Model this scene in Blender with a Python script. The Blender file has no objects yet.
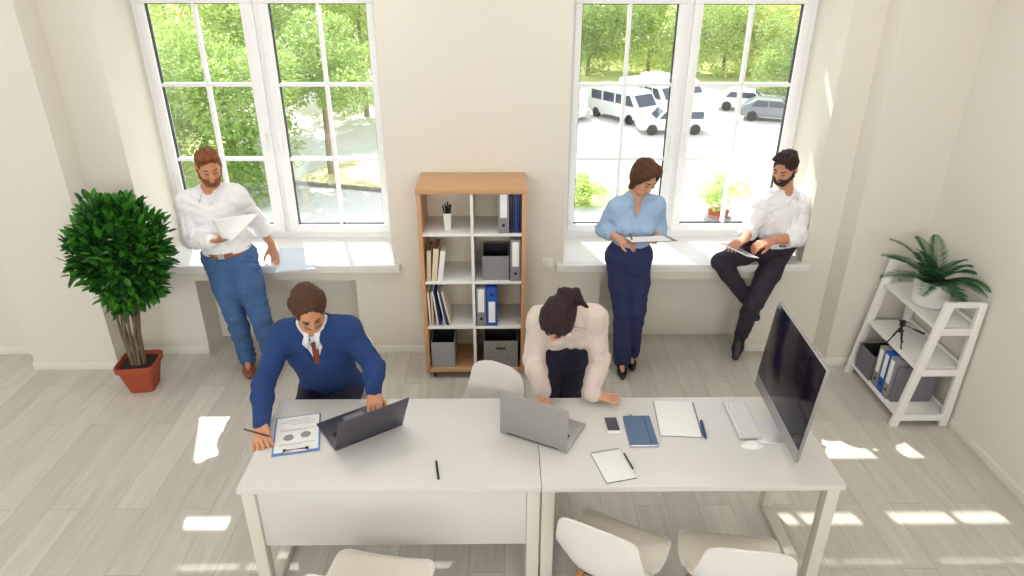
import bpy, bmesh, math, random
import numpy as np
from mathutils import Vector, Matrix
C = bpy.context.scene.collection
PI = math.pi
random.seed(7)
# ------------------------------------------------------------------ camera
PITCH, YAW, ROLL, FPX = 0.4495536, 0.0132618, 0.0021497, 683.19
cam_d = bpy.data.cameras.new('camera'); cam = bpy.data.objects.new('camera', cam_d); C.objects.link(cam)
_fw = Vector((math.sin(YAW)*math.cos(PITCH), math.cos(YAW)*math.cos(PITCH), -math.sin(PITCH)))
_r = Vector((math.cos(YAW), -math.sin(YAW), 0)); _u = _r.cross(_fw)
_r2 = math.cos(ROLL)*_r + math.sin(ROLL)*_u; _u2 = -math.sin(ROLL)*_r + math.cos(ROLL)*_u
cam.matrix_world = Matrix(((_r2.x, _u2.x, -_fw.x, 0), (_r2.y, _u2.y, -_fw.y, 0), (_r2.z, _u2.z, -_fw.z, 2.9), (0, 0, 0, 1)))
cam_d.sensor_width = 36; cam_d.lens = FPX*36/1024; cam_d.clip_end = 500
bpy.context.scene.camera = cam
# ------------------------------------------------------------------ world, sun, added fill lights, exposure
w = bpy.data.worlds.new('sky'); bpy.context.scene.world = w; w.use_nodes = True
bg = w.node_tree.nodes['Background']; bg.inputs[0].default_value = (0.86, 0.93, 1.0, 1); bg.inputs[1].default_value = 2.2
sun_d = bpy.data.lights.new('sun', 'SUN'); sun_d.energy = 9.0; sun_d.angle = math.radians(0.55); sun_d.color = (1.0, 0.96, 0.88)
sun = bpy.data.objects.new('sun', sun_d); C.objects.link(sun)
sun.rotation_euler = Vector((0.31, -1.0, -1.035)).to_track_quat('-Z', 'Y').to_euler()
for lx in (-4.9, -1.7, 1.5):      # added unseen fill lights behind invented openings on the opposite side of the room
    ld = bpy.data.lights.new('opposite_fill_light', 'AREA'); ld.shape = 'RECTANGLE'; ld.size = 2.2; ld.size_y = 1.0
    ld.energy = 8 if lx < -4 else 76; ld.color = (1.0, 0.99, 0.985)
    lo = bpy.data.objects.new('opposite_fill_light', ld); C.objects.link(lo); lo.location = (lx, -3.5, 2.82); lo.rotation_euler = (math.radians(82), 0, 0)
for lx, ly in ((-3.6, .4), (-.2, .4), (-4.6, 3.7), (-1.4, 3.7), (1.3, 3.7)):  # added overhead fill lights, out of view and without lamp fixtures
    ld = bpy.data.lights.new('overhead_fill_light', 'AREA'); ld.shape = 'RECTANGLE'; ld.size = 1.2; ld.size_y = 1.2
    ld.energy = 17 if ly > 2 else 1; ld.color = (1.0, 0.985, 0.965)
    lo = bpy.data.objects.new('overhead_fill_light', ld); C.objects.link(lo); lo.location = (lx, ly, 3.55)
ld = bpy.data.lights.new('left_fill_light', 'AREA'); ld.shape = 'RECTANGLE'; ld.size = 4.0; ld.size_y = 1.7; ld.energy = 12; ld.color = (1.0, 0.99, 0.985)  # added fill light at the unseen left wall, in place of daylight
lo = bpy.data.objects.new('left_fill_light', ld); C.objects.link(lo); lo.location = (-6.52, .6, 1.75); lo.rotation_euler = (math.radians(90), 0, math.radians(-90))
vs = bpy.context.scene.view_settings
bpy.context.scene.display_settings.display_device = 'sRGB'
vs.view_transform = 'Standard'; vs.look = 'None'; vs.gamma = 1; vs.use_curve_mapping = False; vs.exposure = 0.0

# ------------------------------------------------------------------ helpers
def lin(c):
    return tuple(((v/255)/12.92 if v/255 <= .04045 else ((v/255+.055)/1.055)**2.4) for v in c) + (1,)
MATS = {}
def mat(name, rgb, rough=.5, metal=0, spec=.5, noise=0, nscale=20, bump=0, bscale=200, coat=0, sss=0, transl=0):
    if name in MATS: return MATS[name]
    m = bpy.data.materials.new(name); m.use_nodes = True; nt = m.node_tree; b = nt.nodes['Principled BSDF']
    b.inputs['Base Color'].default_value = lin(rgb); b.inputs['Roughness'].default_value = rough
    b.inputs['Metallic'].default_value = metal; b.inputs['Specular IOR Level'].default_value = spec
    b.inputs['Coat Weight'].default_value = coat
    if sss: b.inputs['Subsurface Weight'].default_value = sss; b.inputs['Subsurface Radius'].default_value = (.02, .008, .004)
    tc = nt.nodes.new('ShaderNodeTexCoord')
    if noise:
        n = nt.nodes.new('ShaderNodeTexNoise'); n.inputs['Scale'].default_value = nscale; n.inputs['Detail'].default_value = 4
        nt.links.new(tc.outputs['Object'], n.inputs['Vector'])
        mx = nt.nodes.new('ShaderNodeMix'); mx.data_type = 'RGBA'
        c = lin(rgb); mx.inputs[6].default_value = tuple(v*(1-noise) for v in c[:3])+(1,); mx.inputs[7].default_value = tuple(min(1, v*(1+noise)) for v in c[:3])+(1,)
        nt.links.new(n.outputs['Fac'], mx.inputs[0]); nt.links.new(mx.outputs[2], b.inputs['Base Color'])
    if bump:
        n = nt.nodes.new('ShaderNodeTexNoise'); n.inputs['Scale'].default_value = bscale
        nt.links.new(tc.outputs['Object'], n.inputs['Vector'])
        bp = nt.nodes.new('ShaderNodeBump'); bp.inputs['Strength'].default_value = bump; bp.inputs['Distance'].default_value = .01
        nt.links.new(n.outputs['Fac'], bp.inputs['Height']); nt.links.new(bp.outputs[0], b.inputs['Normal'])
    if transl:
        t = nt.nodes.new('ShaderNodeBsdfTranslucent'); t.inputs[0].default_value = lin(tuple(min(255, v*1.1) for v in rgb))
        ms = nt.nodes.new('ShaderNodeMixShader'); ms.inputs[0].default_value = transl
        nt.links.new(b.outputs[0], ms.inputs[1]); nt.links.new(t.outputs[0], ms.inputs[2]); nt.links.new(ms.outputs[0], nt.nodes['Material Output'].inputs[0])
    MATS[name] = m; return m

def rot(bm_verts, M):
    for v in bm_verts: v.co = M @ v.co
class MB:
    def __init__(s): s.bm = bmesh.new()
    def box(s, a, b, bev=0, M=None):
        vs_ = [s.bm.verts.new((x, y, z)) for z in (a[2], b[2]) for y in (a[1], b[1]) for x in (a[0], b[0])]
        fs = [s.bm.faces.new([vs_[i] for i in f]) for f in ((0, 2, 3, 1), (4, 5, 7, 6), (0, 1, 5, 4), (2, 6, 7, 3), (0, 4, 6, 2), (1, 3, 7, 5))]
        if M: rot(vs_, M)
        if bev:
            es = list({e for f in fs for e in f.edges})
            bmesh.ops.bevel(s.bm, geom=es, offset=bev, segments=2, profile=.5, affect='EDGES')
        return s
    def cbox(s, c, d, bev=0, M=None):
        return s.box([c[i]-d[i]/2 for i in range(3)], [c[i]+d[i]/2 for i in range(3)], bev, M)
    def tube(s, pts, r, n=10, cap=True, sq=False):
        pts = [Vector(p) for p in pts]; rings = []
        rr = r if isinstance(r, (list, tuple)) else [r]*len(pts)
        for i, p in enumerate(pts):
            t = (pts[min(i+1, len(pts)-1)] - pts[max(i-1, 0)]).normalized()
            a = Vector((0, 0, 1)) if abs(t.z) < .9 else Vector((0, 1, 0))
            x = t.cross(a).normalized(); y = t.cross(x)
            if sq: offs = [(1, 1), (-1, 1), (-1, -1), (1, -1)]
            else: offs = [(math.cos(2*PI*k/n), math.sin(2*PI*k/n)) for k in range(n)]
            rings.append([s.bm.verts.new(p + (x*o[0]+y*o[1])*rr[i]) for o in offs])
        for a, b in zip(rings, rings[1:]):
            for k in range(len(a)):
                s.bm.faces.new((a[k], a[(k+1) % len(a)], b[(k+1) % len(a)], b[k]))
        if cap:
            s.bm.faces.new(rings[0][::-1]); s.bm.faces.new(rings[-1])
        return s
    def lathe(s, prof, c=(0, 0, 0), n=24, M=None, sq=None):
        rings = []
        for r, z in prof:
            ring = []
            for k in range(n):
                a = 2*PI*(k+.5)/n; cx, sy = math.cos(a), math.sin(a)
                if sq:  # squircle
                    f = (abs(cx)**sq+abs(sy)**sq)**(-1/sq); cx *= f; sy *= f
                ring.append(s.bm.verts.new((c[0]+r*cx, c[1]+r*sy, c[2]+z)))
            rings.append(ring)
        for a, b in zip(rings, rings[1:]):
            for k in range(n): s.bm.faces.new((a[k], a[(k+1) % n], b[(k+1) % n], b[k]))
        s.bm.faces.new(rings[0][::-1]); s.bm.faces.new(rings[-1])
        if M:
            for ring in rings: rot(ring, M)
        return s
    def prism(s, poly, z0, z1, M=None, bev=0):
        a = [s.bm.verts.new((x, y, z0)) for x, y in poly]; b = [s.bm.verts.new((x, y, z1)) for x, y in poly]
        n = len(poly); fs = [s.bm.faces.new(a[::-1]), s.bm.faces.new(b)]
        for k in range(n): fs.append(s.bm.faces.new((a[k], a[(k+1) % n], b[(k+1) % n], b[k])))
        if M: rot(a+b, M)
        if bev: bmesh.ops.bevel(s.bm, geom=list({e for f in fs for e in f.edges}), offset=bev, segments=2, profile=.5, affect='EDGES')
        return s
    def ball(s, c, r, n=2, sc=(1, 1, 1), M=None):
        g = bmesh.ops.create_icosphere(s.bm, subdivisions=n, radius=r)['verts']
        for v in g: v.co = Vector((v.co.x*sc[0], v.co.y*sc[1], v.co.z*sc[2])); 
        if M: rot(g, M)
        for v in g: v.co += Vector(c)
        return s
    def build(s, name, m, parent=None, smooth=35):
        bmesh.ops.recalc_face_normals(s.bm, faces=s.bm.faces[:])
        me = bpy.data.meshes.new(name); s.bm.to_mesh(me); s.bm.free()
        return link(name, me, m, parent, smooth)
def link(name, me, m, parent=None, smooth=35):
    me.materials.append(m)
    if smooth:
        me.polygons.foreach_set('use_smooth', [True]*len(me.polygons))
        try: me.set_sharp_from_angle(angle=math.radians(smooth))
        except Exception: pass
    o = bpy.data.objects.new(name, me); C.objects.link(o)
    if parent is not None: o.parent = parent
    return o
def tag(o, label=None, cat=None, group=None, kind=None):
    if label: o['label'] = label
    if cat: o['category'] = cat
    if group: o['group'] = group
    if kind: o['kind'] = kind
    return o
def thing(name, label, cat, loc=(0, 0, 0), rz=0, group=None):
    o = bpy.data.objects.new(name, None); C.objects.link(o); o.empty_display_size = .1
    o.location = loc; o.rotation_euler = (0, 0, rz)
    return tag(o, label, cat, group)
def dup(root, loc, rz, label):
    def cp(o, par):
        c = o.copy(); C.objects.link(c)
        if par is not None: c.parent = par
        for ch in list(o.children): cp(ch, c)
        return c
    r = cp(root, None); r.location = loc; r.rotation_euler = (0, 0, rz); r['label'] = label
    return r
def struct(o): o['kind'] = 'structure'; return o
def RX(a): return Matrix.Rotation(a, 4, 'X')
def RY(a): return Matrix.Rotation(a, 4, 'Y')
def RZ(a): return Matrix.Rotation(a, 4, 'Z')
def T(*v): return Matrix.Translation(Vector(v))

# ------------------------------------------------------------------ materials
M_wall = mat('wall_paint', (228, 223, 212), .85, bump=.02, bscale=90, noise=.015, nscale=3)
M_ceil = mat('ceiling_paint', (238, 234, 226), .9)
M_white = mat('white_lacquer', (238, 237, 233), .45)
M_trim = mat('trim_paint', (233, 229, 218), .5)
M_pvc = mat('window_pvc', (244, 244, 244), .35)
M_gasket = mat('black_gasket', (40, 42, 48), .6)
M_desk = mat('desk_laminate', (222, 220, 216), .38, noise=.01, nscale=8)
M_deskleg = mat('desk_steel', (222, 219, 208), .4)
M_black = mat('black_plastic', (22, 22, 26), .4)
M_dark = mat('dark_plastic', (45, 45, 50), .4)
M_chair = mat('chair_shell', (236, 232, 228), .38)
M_cush = mat('chair_cushion', (236, 227, 216), .75, bump=.03, bscale=300)
M_chrome = mat('chrome', (200, 200, 205), .2, metal=1)
M_paper = mat('paper', (244, 244, 242), .8)
M_grey = mat('grey_card', (140, 139, 143), .7, noise=.05, nscale=60)
M_alu = mat('aluminium', (176, 176, 178), .38, metal=.75)
M_blue = mat('blue_card', (24, 82, 176), .5)
M_soil = mat('soil', (45, 32, 26), .95, noise=.4, nscale=80)

def floor_mat():
    m = bpy.data.materials.new('oak_laminate'); m.use_nodes = True; nt = m.node_tree; L = nt.links.new; b = nt.nodes['Principled BSDF']
    N = nt.nodes.new
    tc = N('ShaderNodeTexCoord'); mp = N('ShaderNodeMapping'); mp.inputs['Rotation'].default_value = (0, 0, PI/2); L(tc.outputs['Object'], mp.inputs[0])
    br = N('ShaderNodeTexBrick'); br.offset = .37; br.inputs['Scale'].default_value = 1; br.inputs['Brick Width'].default_value = 1.29; br.inputs['Row Height'].default_value = .19
    br.inputs['Mortar Size'].default_value = .0013; br.inputs['Mortar Smooth'].default_value = .4; br.inputs['Bias'].default_value = 0
    br.inputs['Color1'].default_value = lin((210, 206, 197)); br.inputs['Color2'].default_value = lin((198, 193, 184)); br.inputs['Mortar'].default_value = lin((150, 141, 126))
    L(mp.outputs[0], br.inputs['Vector'])
    mp2 = N('ShaderNodeMapping'); mp2.inputs['Scale'].default_value = (9, .9, 1); L(tc.outputs['Object'], mp2.inputs[0])
    # shift the grain from plank to plank by the plank's own tone
    ad = N('ShaderNodeVectorMath'); ad.operation = 'MULTIPLY_ADD'; L(br.outputs['Color'], ad.inputs[0]); ad.inputs[1].default_value = (31, 47, 0); L(mp2.outputs[0], ad.inputs[2])
    n1 = N('ShaderNodeTexNoise'); n1.inputs['Scale'].default_value = 1.6; n1.inputs['Detail'].default_value = 6; n1.inputs['Roughness'].default_value = .65; n1.inputs['Distortion'].default_value = 1.2; L(ad.outputs[0], n1.inputs['Vector'])
    wv = N('ShaderNodeMapRange'); wv.inputs[1].default_value = .35; wv.inputs[2].default_value = .7; L(n1.outputs['Fac'], wv.inputs[0])
    mx = N('ShaderNodeMix'); mx.data_type = 'RGBA'; mx.blend_type = 'MULTIPLY'; L(br.outputs['Color'], mx.inputs[6]); mx.inputs[0].default_value = 1
    cr = N('ShaderNodeMix'); cr.data_type = 'RGBA'; cr.inputs[6].default_value = (1.05, 1.05, 1.04, 1); cr.inputs[7].default_value = (.88, .87, .86, 1); L(wv.outputs[0], cr.inputs[0]); L(cr.outputs[2], mx.inputs[7])
    L(mx.outputs[2], b.inputs['Base Color']); b.inputs['Roughness'].default_value = .42
    bp = N('ShaderNodeBump'); bp.inputs['Strength'].default_value = .15; bp.inputs['Distance'].default_value = .004; L(n1.outputs['Fac'], bp.inputs['Height']); L(bp.outputs[0], b.inputs['Normal'])
    return m
def wood_mat(name, rgb, axis=(1, 14, 14)):
    m = bpy.data.materials.new(name); m.use_nodes = True; nt = m.node_tree; L = nt.links.new; b = nt.nodes['Principled BSDF']
    tc = nt.nodes.new('ShaderNodeTexCoord'); mp = nt.nodes.new('ShaderNodeMapping'); mp.inputs['Scale'].default_value = axis; L(tc.outputs['Object'], mp.inputs[0])
    n = nt.nodes.new('ShaderNodeTexNoise'); n.inputs['Scale'].default_value = 4; n.inputs['Detail'].default_value = 5; n.inputs['Distortion'].default_value = .8; L(mp.outputs[0], n.inputs[0])
    mx = nt.nodes.new('ShaderNodeMix'); mx.data_type = 'RGBA'; c = lin(rgb)
    mx.inputs[6].default_value = tuple(v*.78 for v in c[:3])+(1,); mx.inputs[7].default_value = tuple(min(1, v*1.15) for v in c[:3])+(1,)
    L(n.outputs['Fac'], mx.inputs[0]); L(mx.outputs[2], b.inputs['Base Color']); b.inputs['Roughness'].default_value = .5
    return m
M_floor = floor_mat()
M_oak = wood_mat('oak_horizontal', (205, 160, 116)); M_oakv = wood_mat('oak_vertical', (205, 158, 116), (14, 14, 1))
M_leg = wood_mat('beech_leg', (176, 122, 78), (14, 14, 1))
def glass_mat():
    m = bpy.data.materials.new('window_glass'); m.use_nodes = True; nt = m.node_tree; nt.nodes.remove(nt.nodes['Principled BSDF'])
    t = nt.nodes.new('ShaderNodeBsdfTransparent'); t.inputs[0].default_value = (.97, .98, .98, 1)
    g = nt.nodes.new('ShaderNodeBsdfGlossy'); g.inputs['Roughness'].default_value = 0; g.inputs[0].default_value = (1, 1, 1, 1)
    f = nt.nodes.new('ShaderNodeLayerWeight'); f.inputs['Blend'].default_value = .5
    p = nt.nodes.new('ShaderNodeMath'); p.operation = 'POWER'; p.inputs[1].default_value = 4; nt.links.new(f.outputs['Facing'], p.inputs[0])
    q = nt.nodes.new('ShaderNodeMath'); q.operation = 'MULTIPLY_ADD'; q.inputs[1].default_value = .8; q.inputs[2].default_value = .07; nt.links.new(p.outputs[0], q.inputs[0])
    ms = nt.nodes.new('ShaderNodeMixShader'); nt.links.new(q.outputs[0], ms.inputs[0]); nt.links.new(t.outputs[0], ms.inputs[1]); nt.links.new(g.outputs[0], ms.inputs[2])
    nt.links.new(ms.outputs[0], nt.nodes['Material Output'].inputs[0]); return m
M_glass = glass_mat()

# ------------------------------------------------------------------ room shell
CZ = 3.6
struct(MB().box((-7, -3.5, -.3), (3.6, 5.56, 0)).build('floor', M_floor))
struct(MB().box((-7, -3.5, CZ), (3.6, 5.56, CZ+.2)).build('ceiling', M_ceil))
Y0, YN, YW, YE = 4.81, 5.09, 5.37, 5.56   # wall face, niche back, window plane, outer face
w1, w2, n1, n2 = (-2.68, -.845), (.458, 2.30), (-2.39, -1.15), (.75, 1.97)
b = MB()
for x0, x1 in ((-7, w1[0]), (w1[1], w2[0]), (w2[1], 3.6)): b.box((x0, Y0, 0), (x1, YE, CZ))
for (x0, x1), (a0, a1) in ((w1, n1), (w2, n2)):
    b.box((x0, YN, 0), (x1, YE, .765)); b.box((x0, Y0, 0), (a0, YN, .765)); b.box((a1, Y0, 0), (x1, YN, .765)); b.box((a0, Y0, .652), (a1, YN, .765))
    b.box((x0, Y0, 3.34), (x1, YE, CZ))
b.box((-3.65, 4.58, 0), (-3.01, Y0, CZ)); b.box((2.531, 4.58, 0), (3.07, Y0, CZ))
struct(b.build('wall_back', M_wall, smooth=0))
struct(MB().box((3.07, -3.5, 0), (3.6, Y0, CZ)).build('wall_right', M_wall, smooth=0))
struct(MB().box((-7, -3.5, 0), (-6.5, -1.4, CZ)).box((-7, 2.6, 0), (-6.5, Y0, CZ)).box((-7, -1.4, 0), (-6.5, 2.6, .9)).box((-7, -1.4, 2.6), (-6.5, 2.6, CZ)).build('wall_left', M_wall, smooth=0))  # opening invented for the added left fill light
b = MB(); b.box((-6.5, -3.5, 0), (3.07, -3.2, 2.25)).box((-6.5, -3.5, 3.4), (3.07, -3.2, CZ))
for x0, x1 in ((-6.5, -6.05), (-3.75, -2.85), (-.55, .35), (2.65, 3.07)): b.box((x0, -3.5, 2.25), (x1, -3.2, 3.4))  # high openings invented for the added opposite fill lights
struct(b.build('wall_front', M_wall, smooth=0))
BH, BT = .07, .013
def skirt(name, segs):
    b = MB()
    for a, c in segs: b.box((a[0], a[1], 0), (c[0], c[1], BH), .003)
    struct(b.build(name, M_trim))
skirt('baseboard_back', [((-6.5, Y0-BT), (-3.65, Y0)), ((-3.65-BT, 4.58-BT), (-3.01+BT, 4.58)), ((-3.01, 4.58), (-3.01+BT, Y0)), ((-3.65-BT, 4.58), (-3.65, Y0)),
    ((-3.01+BT, Y0-BT), (n1[0], Y0)), ((n1[1], Y0-BT), (n2[0], Y0)), ((n2[1], Y0-BT), (2.531-BT, Y0)), ((2.531-BT, 4.58-BT), (2.531, Y0)), ((2.531, 4.58-BT), (3.07-BT, 4.58))])
skirt('baseboard_right', [((3.07-BT, -3.2), (3.07, 4.58))])
for i, (x0, x1) in enumerate((w1, w2)):
    s = MB().box((x0, Y0, .765), (x1, YW, .792)); s.box((x0-.05, 4.76, .765), (x1+.05, Y0-.0005, .792), .004)
    s.box((x0-.05, 4.765, .735), (x1+.05, Y0-.0005, .765))
    struct(s.build('trim_%d' % (i+1), M_white, smooth=0))
# ------------------------------------------------------------------ windows
def window(idx, x0, x1, sashes, mull, handles):
    root = bpy.data.objects.new('window_%d' % idx, None); C.objects.link(root); struct(root); root['label'] = ('left' if idx == 1 else 'right')+' tall white double window with muntin bars'
    root.location = (x0, YW, .79)
    X = lambda x: x-x0
    Z = lambda z: z-.79
    T0, T1 = Z(.79), Z(3.34)
    f = MB(); d0, d1 = -.01, .08
    f.box((0, d0, T0), (x1-x0, d1, Z(.845)))            # bottom rail of the outer frame
    f.box((0, d0, Z(3.28)), (x1-x0, d1, T1))
    f.box((0, d0, Z(.845)), (X(sashes[0][0])-.05, d1, Z(3.28))); f.box((X(sashes[1][1])+.05, d0, Z(.845)), (x1-x0, d1, Z(3.28)))
    f.box((mull-.02-x0, d0+.008, Z(.845)), (mull+.02-x0, d1, Z(3.28)))
    f.box((X(sashes[0][0])-.05, d0+.008, Z(2.68)), (X(sashes[1][1])+.05, d1, Z(2.74)))
    f.build('window_frame', M_pvc, root)
    for k, (a, b_) in enumerate(sashes):
        a, b_ = X(a), X(b_)
        L_ = a-.05 if k == 0 else mull+.02-x0; R_ = mull-.02-x0 if k == 0 else b_+.05
        for (zb, zt, fl, ft, rows) in ((.907, 2.605, .845, 2.68, [1.455, 2.03]), (2.80, 3.22, 2.74, 3.28, [])):
            zb, zt, fl, ft = Z(zb), Z(zt), Z(fl), Z(ft)
            s = MB(); e0, e1 = -.03, .05
            s.box((L_, e0, fl), (R_, e1, zb), .004); s.box((L_, e0, zt), (R_, e1, ft), .004)
            s.box((L_, e0, zb), (a, e1, zt), .004); s.box((b_, e0, zb), (R_, e1, zt), .004)
            sash = s.build('sash', M_pvc, root)
            g = MB(); q = .006
            g.box((a, -.004, zb), (a+q, .03, zt)); g.box((b_-q, -.004, zb), (b_, .03, zt)); g.box((a, -.004, zb), (b_, .03, zb+q)); g.box((a, -.004, zt-q), (b_, .03, zt))
            g.build('gasket', M_gasket, sash)
            m = MB(); mc = (a+b_)/2
            m.box((mc-.013, -.006, zb), (mc+.013, .045, zt), .003)
            for r in rows: m.box((a, -.007, Z(r)-.013), (b_, .046, Z(r)+.013), .003)
            m.build('muntin', M_pvc, sash)
            MB().box((a, .014, zb), (b_, .018, zt)).build('pane', M_glass, sash, smooth=0)
            if zb < 1 and handles:
                hx = (R_-.035) if k == 0 else (L_+.035)
                h = MB(); h.box((hx-.014, e0-.008, Z(1.62)), (hx+.014, e0, Z(1.70)), .003); h.tube([(hx, e0, Z(1.66)), (hx, e0-.045, Z(1.66))], .009); h.box((hx-.01, e0-.055, Z(1.53)), (hx+.01, e0-.035, Z(1.675)), .006)
                h.build('window_handle', M_pvc, sash)
    return root
window(1, w1[0], w1[1], [(-2.588, -1.90), (-1.70, -.99)], -1.79, True)
window(2, w2[0], w2[1], [(.58, 1.285), (1.463, 2.20)], 1.375, True)
# added slats out of view above the panes, shaped to block bands of sun
lv = MB()
for s0, s1 in ((2.05, 2.46), (2.85, 3.45)):
    yy = 5.95 if s0 < 2.5 else 5.75
    dz = 1.035*(yy-YW)
    lv.box((-3.4, yy-.012, s0+dz), (3.2, yy+.012, s1+dz))
for x in (-3.35, -.2, 3.15): lv.box((x-.02, YE, 3.05), (x+.02, 6.0, 3.1))
struct(lv.build('trim_3', M_pvc, smooth=0)); bpy.data.objects['trim_3']['label'] = 'added white slats out of view that block sun above the windows'
# ------------------------------------------------------------------ desks
def desk(x0, x1, y0, y1, label, panel):
    t = thing('office_desk', label, 'desk', (x0, y0, 0), 0, 'white office desks')
    W, D = x1-x0, y1-y0
    MB().box((0, 0, .712), (W, D, .74), .002).build('desktop', M_desk, t)
    for s, xa in ((0, .003), (1, W-.063)):
        for ya in (.03, D-.09):
            MB().box((xa, ya, .0), (xa+.06, ya+.06, .70), .003).build('leg', M_deskleg, t)
        MB().box((xa, .09, 0), (xa+.06, D-.09, .04), .003).build('floor_rail', M_deskleg, t)
        MB().box((xa+.005, .09, .66), (xa+.055, D-.09, .70), .003).build('top_rail', M_deskleg, t)
        MB().box((xa+.01, .03, .70), (xa+.05, D-.03, .712)).build('spacer', M_deskleg, t)
    MB().box((.064, D-.12, .655), (W-.064, D-.08, .70)).build('cross_rail', M_deskleg, t)
    if panel:
        MB().box((.064, .05, .345), (W-.064, .068, .69), .002).build('modesty_panel', M_desk, t)
    return t
desk(-1.212, .1665, 2.392, 3.094, 'left white office desk with a front modesty panel, the seated man works at it', True)
desk(.1695, 1.560, 2.392, 3.094, 'right white office desk without a front panel, carrying the desktop computer', False)

# ------------------------------------------------------------------ chairs
def chair_mesh(inner=False):
    bm = bmesh.new(); NU, NV = 24, 46; rows = []
    prof = [(0.225, .432), (0.205, .450), (.15, .456), (.05, .447), (-.06, .443), (-.130, .452), (-.172, .483), (-.196, .54), (-.212, .62), (-.226, .69), (-.238, .76), (-.246, .805), (-.251, .826)]
    P = np.array(prof); dist = np.concatenate([[0], np.cumsum(np.hypot(np.diff(P[:, 0]), np.diff(P[:, 1])))]); Lt = dist[-1]
    lo, hi = (.018, .405) if inner else (0, Lt)
    W_ = np.interp
    for j in range(NV+1):
        q = .5-.5*math.cos(PI*j/NV); t = lo+(hi-lo)*q
        y, z = W_(t, dist, P[:, 0]), W_(t, dist, P[:, 1]); y2, z2 = W_(t+.02, dist, P[:, 0]), W_(t+.02, dist, P[:, 1]); y1, z1 = W_(t-.02, dist, P[:, 0]), W_(t-.02, dist, P[:, 1])
        l = math.hypot(y2-y1, z2-z1) or 1; ny, nz = (z2-z1)/l, -(y2-y1)/l; tj = t/Lt
        wd = W_(tj, [0, .2, .5, .62, .8, 1], [.226, .232, .232, .218, .192, .168])
        de = min(t-lo, hi-t); R = .075 if not inner else .07
        edge = (1-(1-min(1, de/R))**2.6)**(1/2.6) if de < R else 1.0
        edge = max(edge, .42)*(.915 if inner else 1)
        up = .020+.085*math.exp(-((tj-.50)/.17)**2); row = []
        for i in range(NU+1):
            u = math.sin((-1+2*i/NU)*PI/2*.999); uu = u*edge
            off = up*abs(uu)**2.6; pad = .013+.010*(1-abs(u)**4)*min(1, de/.03) if inner else 0
            ww = wd*(1-.08*(abs(uu)**3)*math.exp(-((tj-.5)/.16)**2))
            row.append(bm.verts.new((ww*uu, y+ny*(off+pad), z+nz*(off+pad))))
        rows.append(row)
    for a, b_ in zip(rows, rows[1:]):
        for i in range(NU): bm.faces.new((a[i], a[i+1], b_[i+1], b_[i]))
    return bm
def chair(label, loc, rz, leg_only=False):
    t = thing('shell_chair', label, 'chair', loc, rz, 'white shell chairs around the desks')
    m = MB(); m.bm.free(); m.bm = chair_mesh(); sh = m.build('shell', M_chair, t, smooth=60)
    so = sh.modifiers.new('thickness', 'SOLIDIFY'); so.thickness = .013; so.offset = -1; bv = sh.modifiers.new('round', 'BEVEL'); bv.width = .005; bv.segments = 3; bv.limit_method = 'ANGLE'; bv.angle_limit = 1.0
    m = MB(); m.bm.free(); m.bm = chair_mesh(True); cu = m.build('cushion', M_cush, t, smooth=60)
    so = cu.modifiers.new('thickness', 'SOLIDIFY'); so.thickness = .012; so.offset = -1
    for sx in (-1, 1):
        for y0_, y1_ in ((.10, .20), (-.10, -.20)):
            MB().tube([(sx*.10, y0_, .415), (sx*.215, y1_, .0)], [.016, .011], 12).build('leg', M_leg, t)
    br = MB()
    br.tube([(-.10, .10, .405), (.10, .10, .405)], .007, 8).tube([(-.10, -.10, .405), (.10, -.10, .405)], .007, 8)
    br.tube([(-.14, .135, .27), (.14, -.135, .27)], .005, 8).tube([(.14, .135, .27), (-.14, -.135, .27)], .005, 8)
    br.cbox((0, 0, .418), (.16, .16, .022), .004)
    br.build('leg_bracket', M_black, t)
    return t
ch = chair('white shell chair in front of the left desk, leftmost of the three foreground chairs', (-.56, 2.055, 0), math.radians(-10))
dup(ch, (.485, 2.265, 0), math.radians(-29), 'white shell chair turned to the right in the foreground, beside the middle desk legs')
dup(ch, (1.005, 2.17, 0), math.radians(-9), 'white shell chair in the foreground, the rightmost of those facing the desk')
dup(ch, (-.15, 3.10, 0), math.radians(147), 'empty white shell chair behind the desks, in front of the bookcase')
dup(ch, (-1.0, 3.45, 0), math.radians(176), 'white shell chair that the man in the blue sweater sits on')

# ------------------------------------------------------------------ bookcase
BX0, BX1, BY0, BY1 = -.59, .155, 4.415, 4.80
bc = thing('bookcase', 'oak and white open bookcase on casters between the two windows', 'bookcase', (BX0, BY0, 0))
BW, BD = BX1-BX0, BY1-BY0
for nm, x in (('left', 0), ('right', BW-.03)): MB().box((x, 0, .055), (x+.03, BD, 1.47), .002).build('side_panel', M_oakv, bc)
MB().box((-.004, -.004, 1.47), (BW+.004, BD, 1.51), .002).build('top_panel', M_oak, bc)
MB().box((.03, 0, .06), (BW-.03, BD, .092), .002).build('bottom_panel', M_oak, bc)
MB().box((.03, BD-.012, .092), (BW-.03, BD-.002, 1.47)).build('back_panel', mat('back_board', (232, 220, 200), .7), bc)
xm = BW/2
MB().box((xm-.01, .002, .092), (xm+.01, BD-.012, 1.47)).build('divider', M_white, bc)
SH = [.435, .80, 1.165]
for z in SH:
    for xa, xb in ((.03, xm-.01), (xm+.01, BW-.03)): MB().box((xa, .001, z), (xb, BD-.012, z+.018), .001).build('shelf', M_white, bc)
for x in (.06, BW-.06):
    for y in (.04, BD-.04):
        c_ = MB(); c_.lathe([(.022, -.009), (.024, 0), (.022, .009)], (0, 0, 0), 16, T(x, y, .024) @ RY(PI/2)); c_.box((x-.012, y-.014, .03), (x+.012, y+.014, .06), .002)
        c_.build('caster', M_black, bc)

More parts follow.
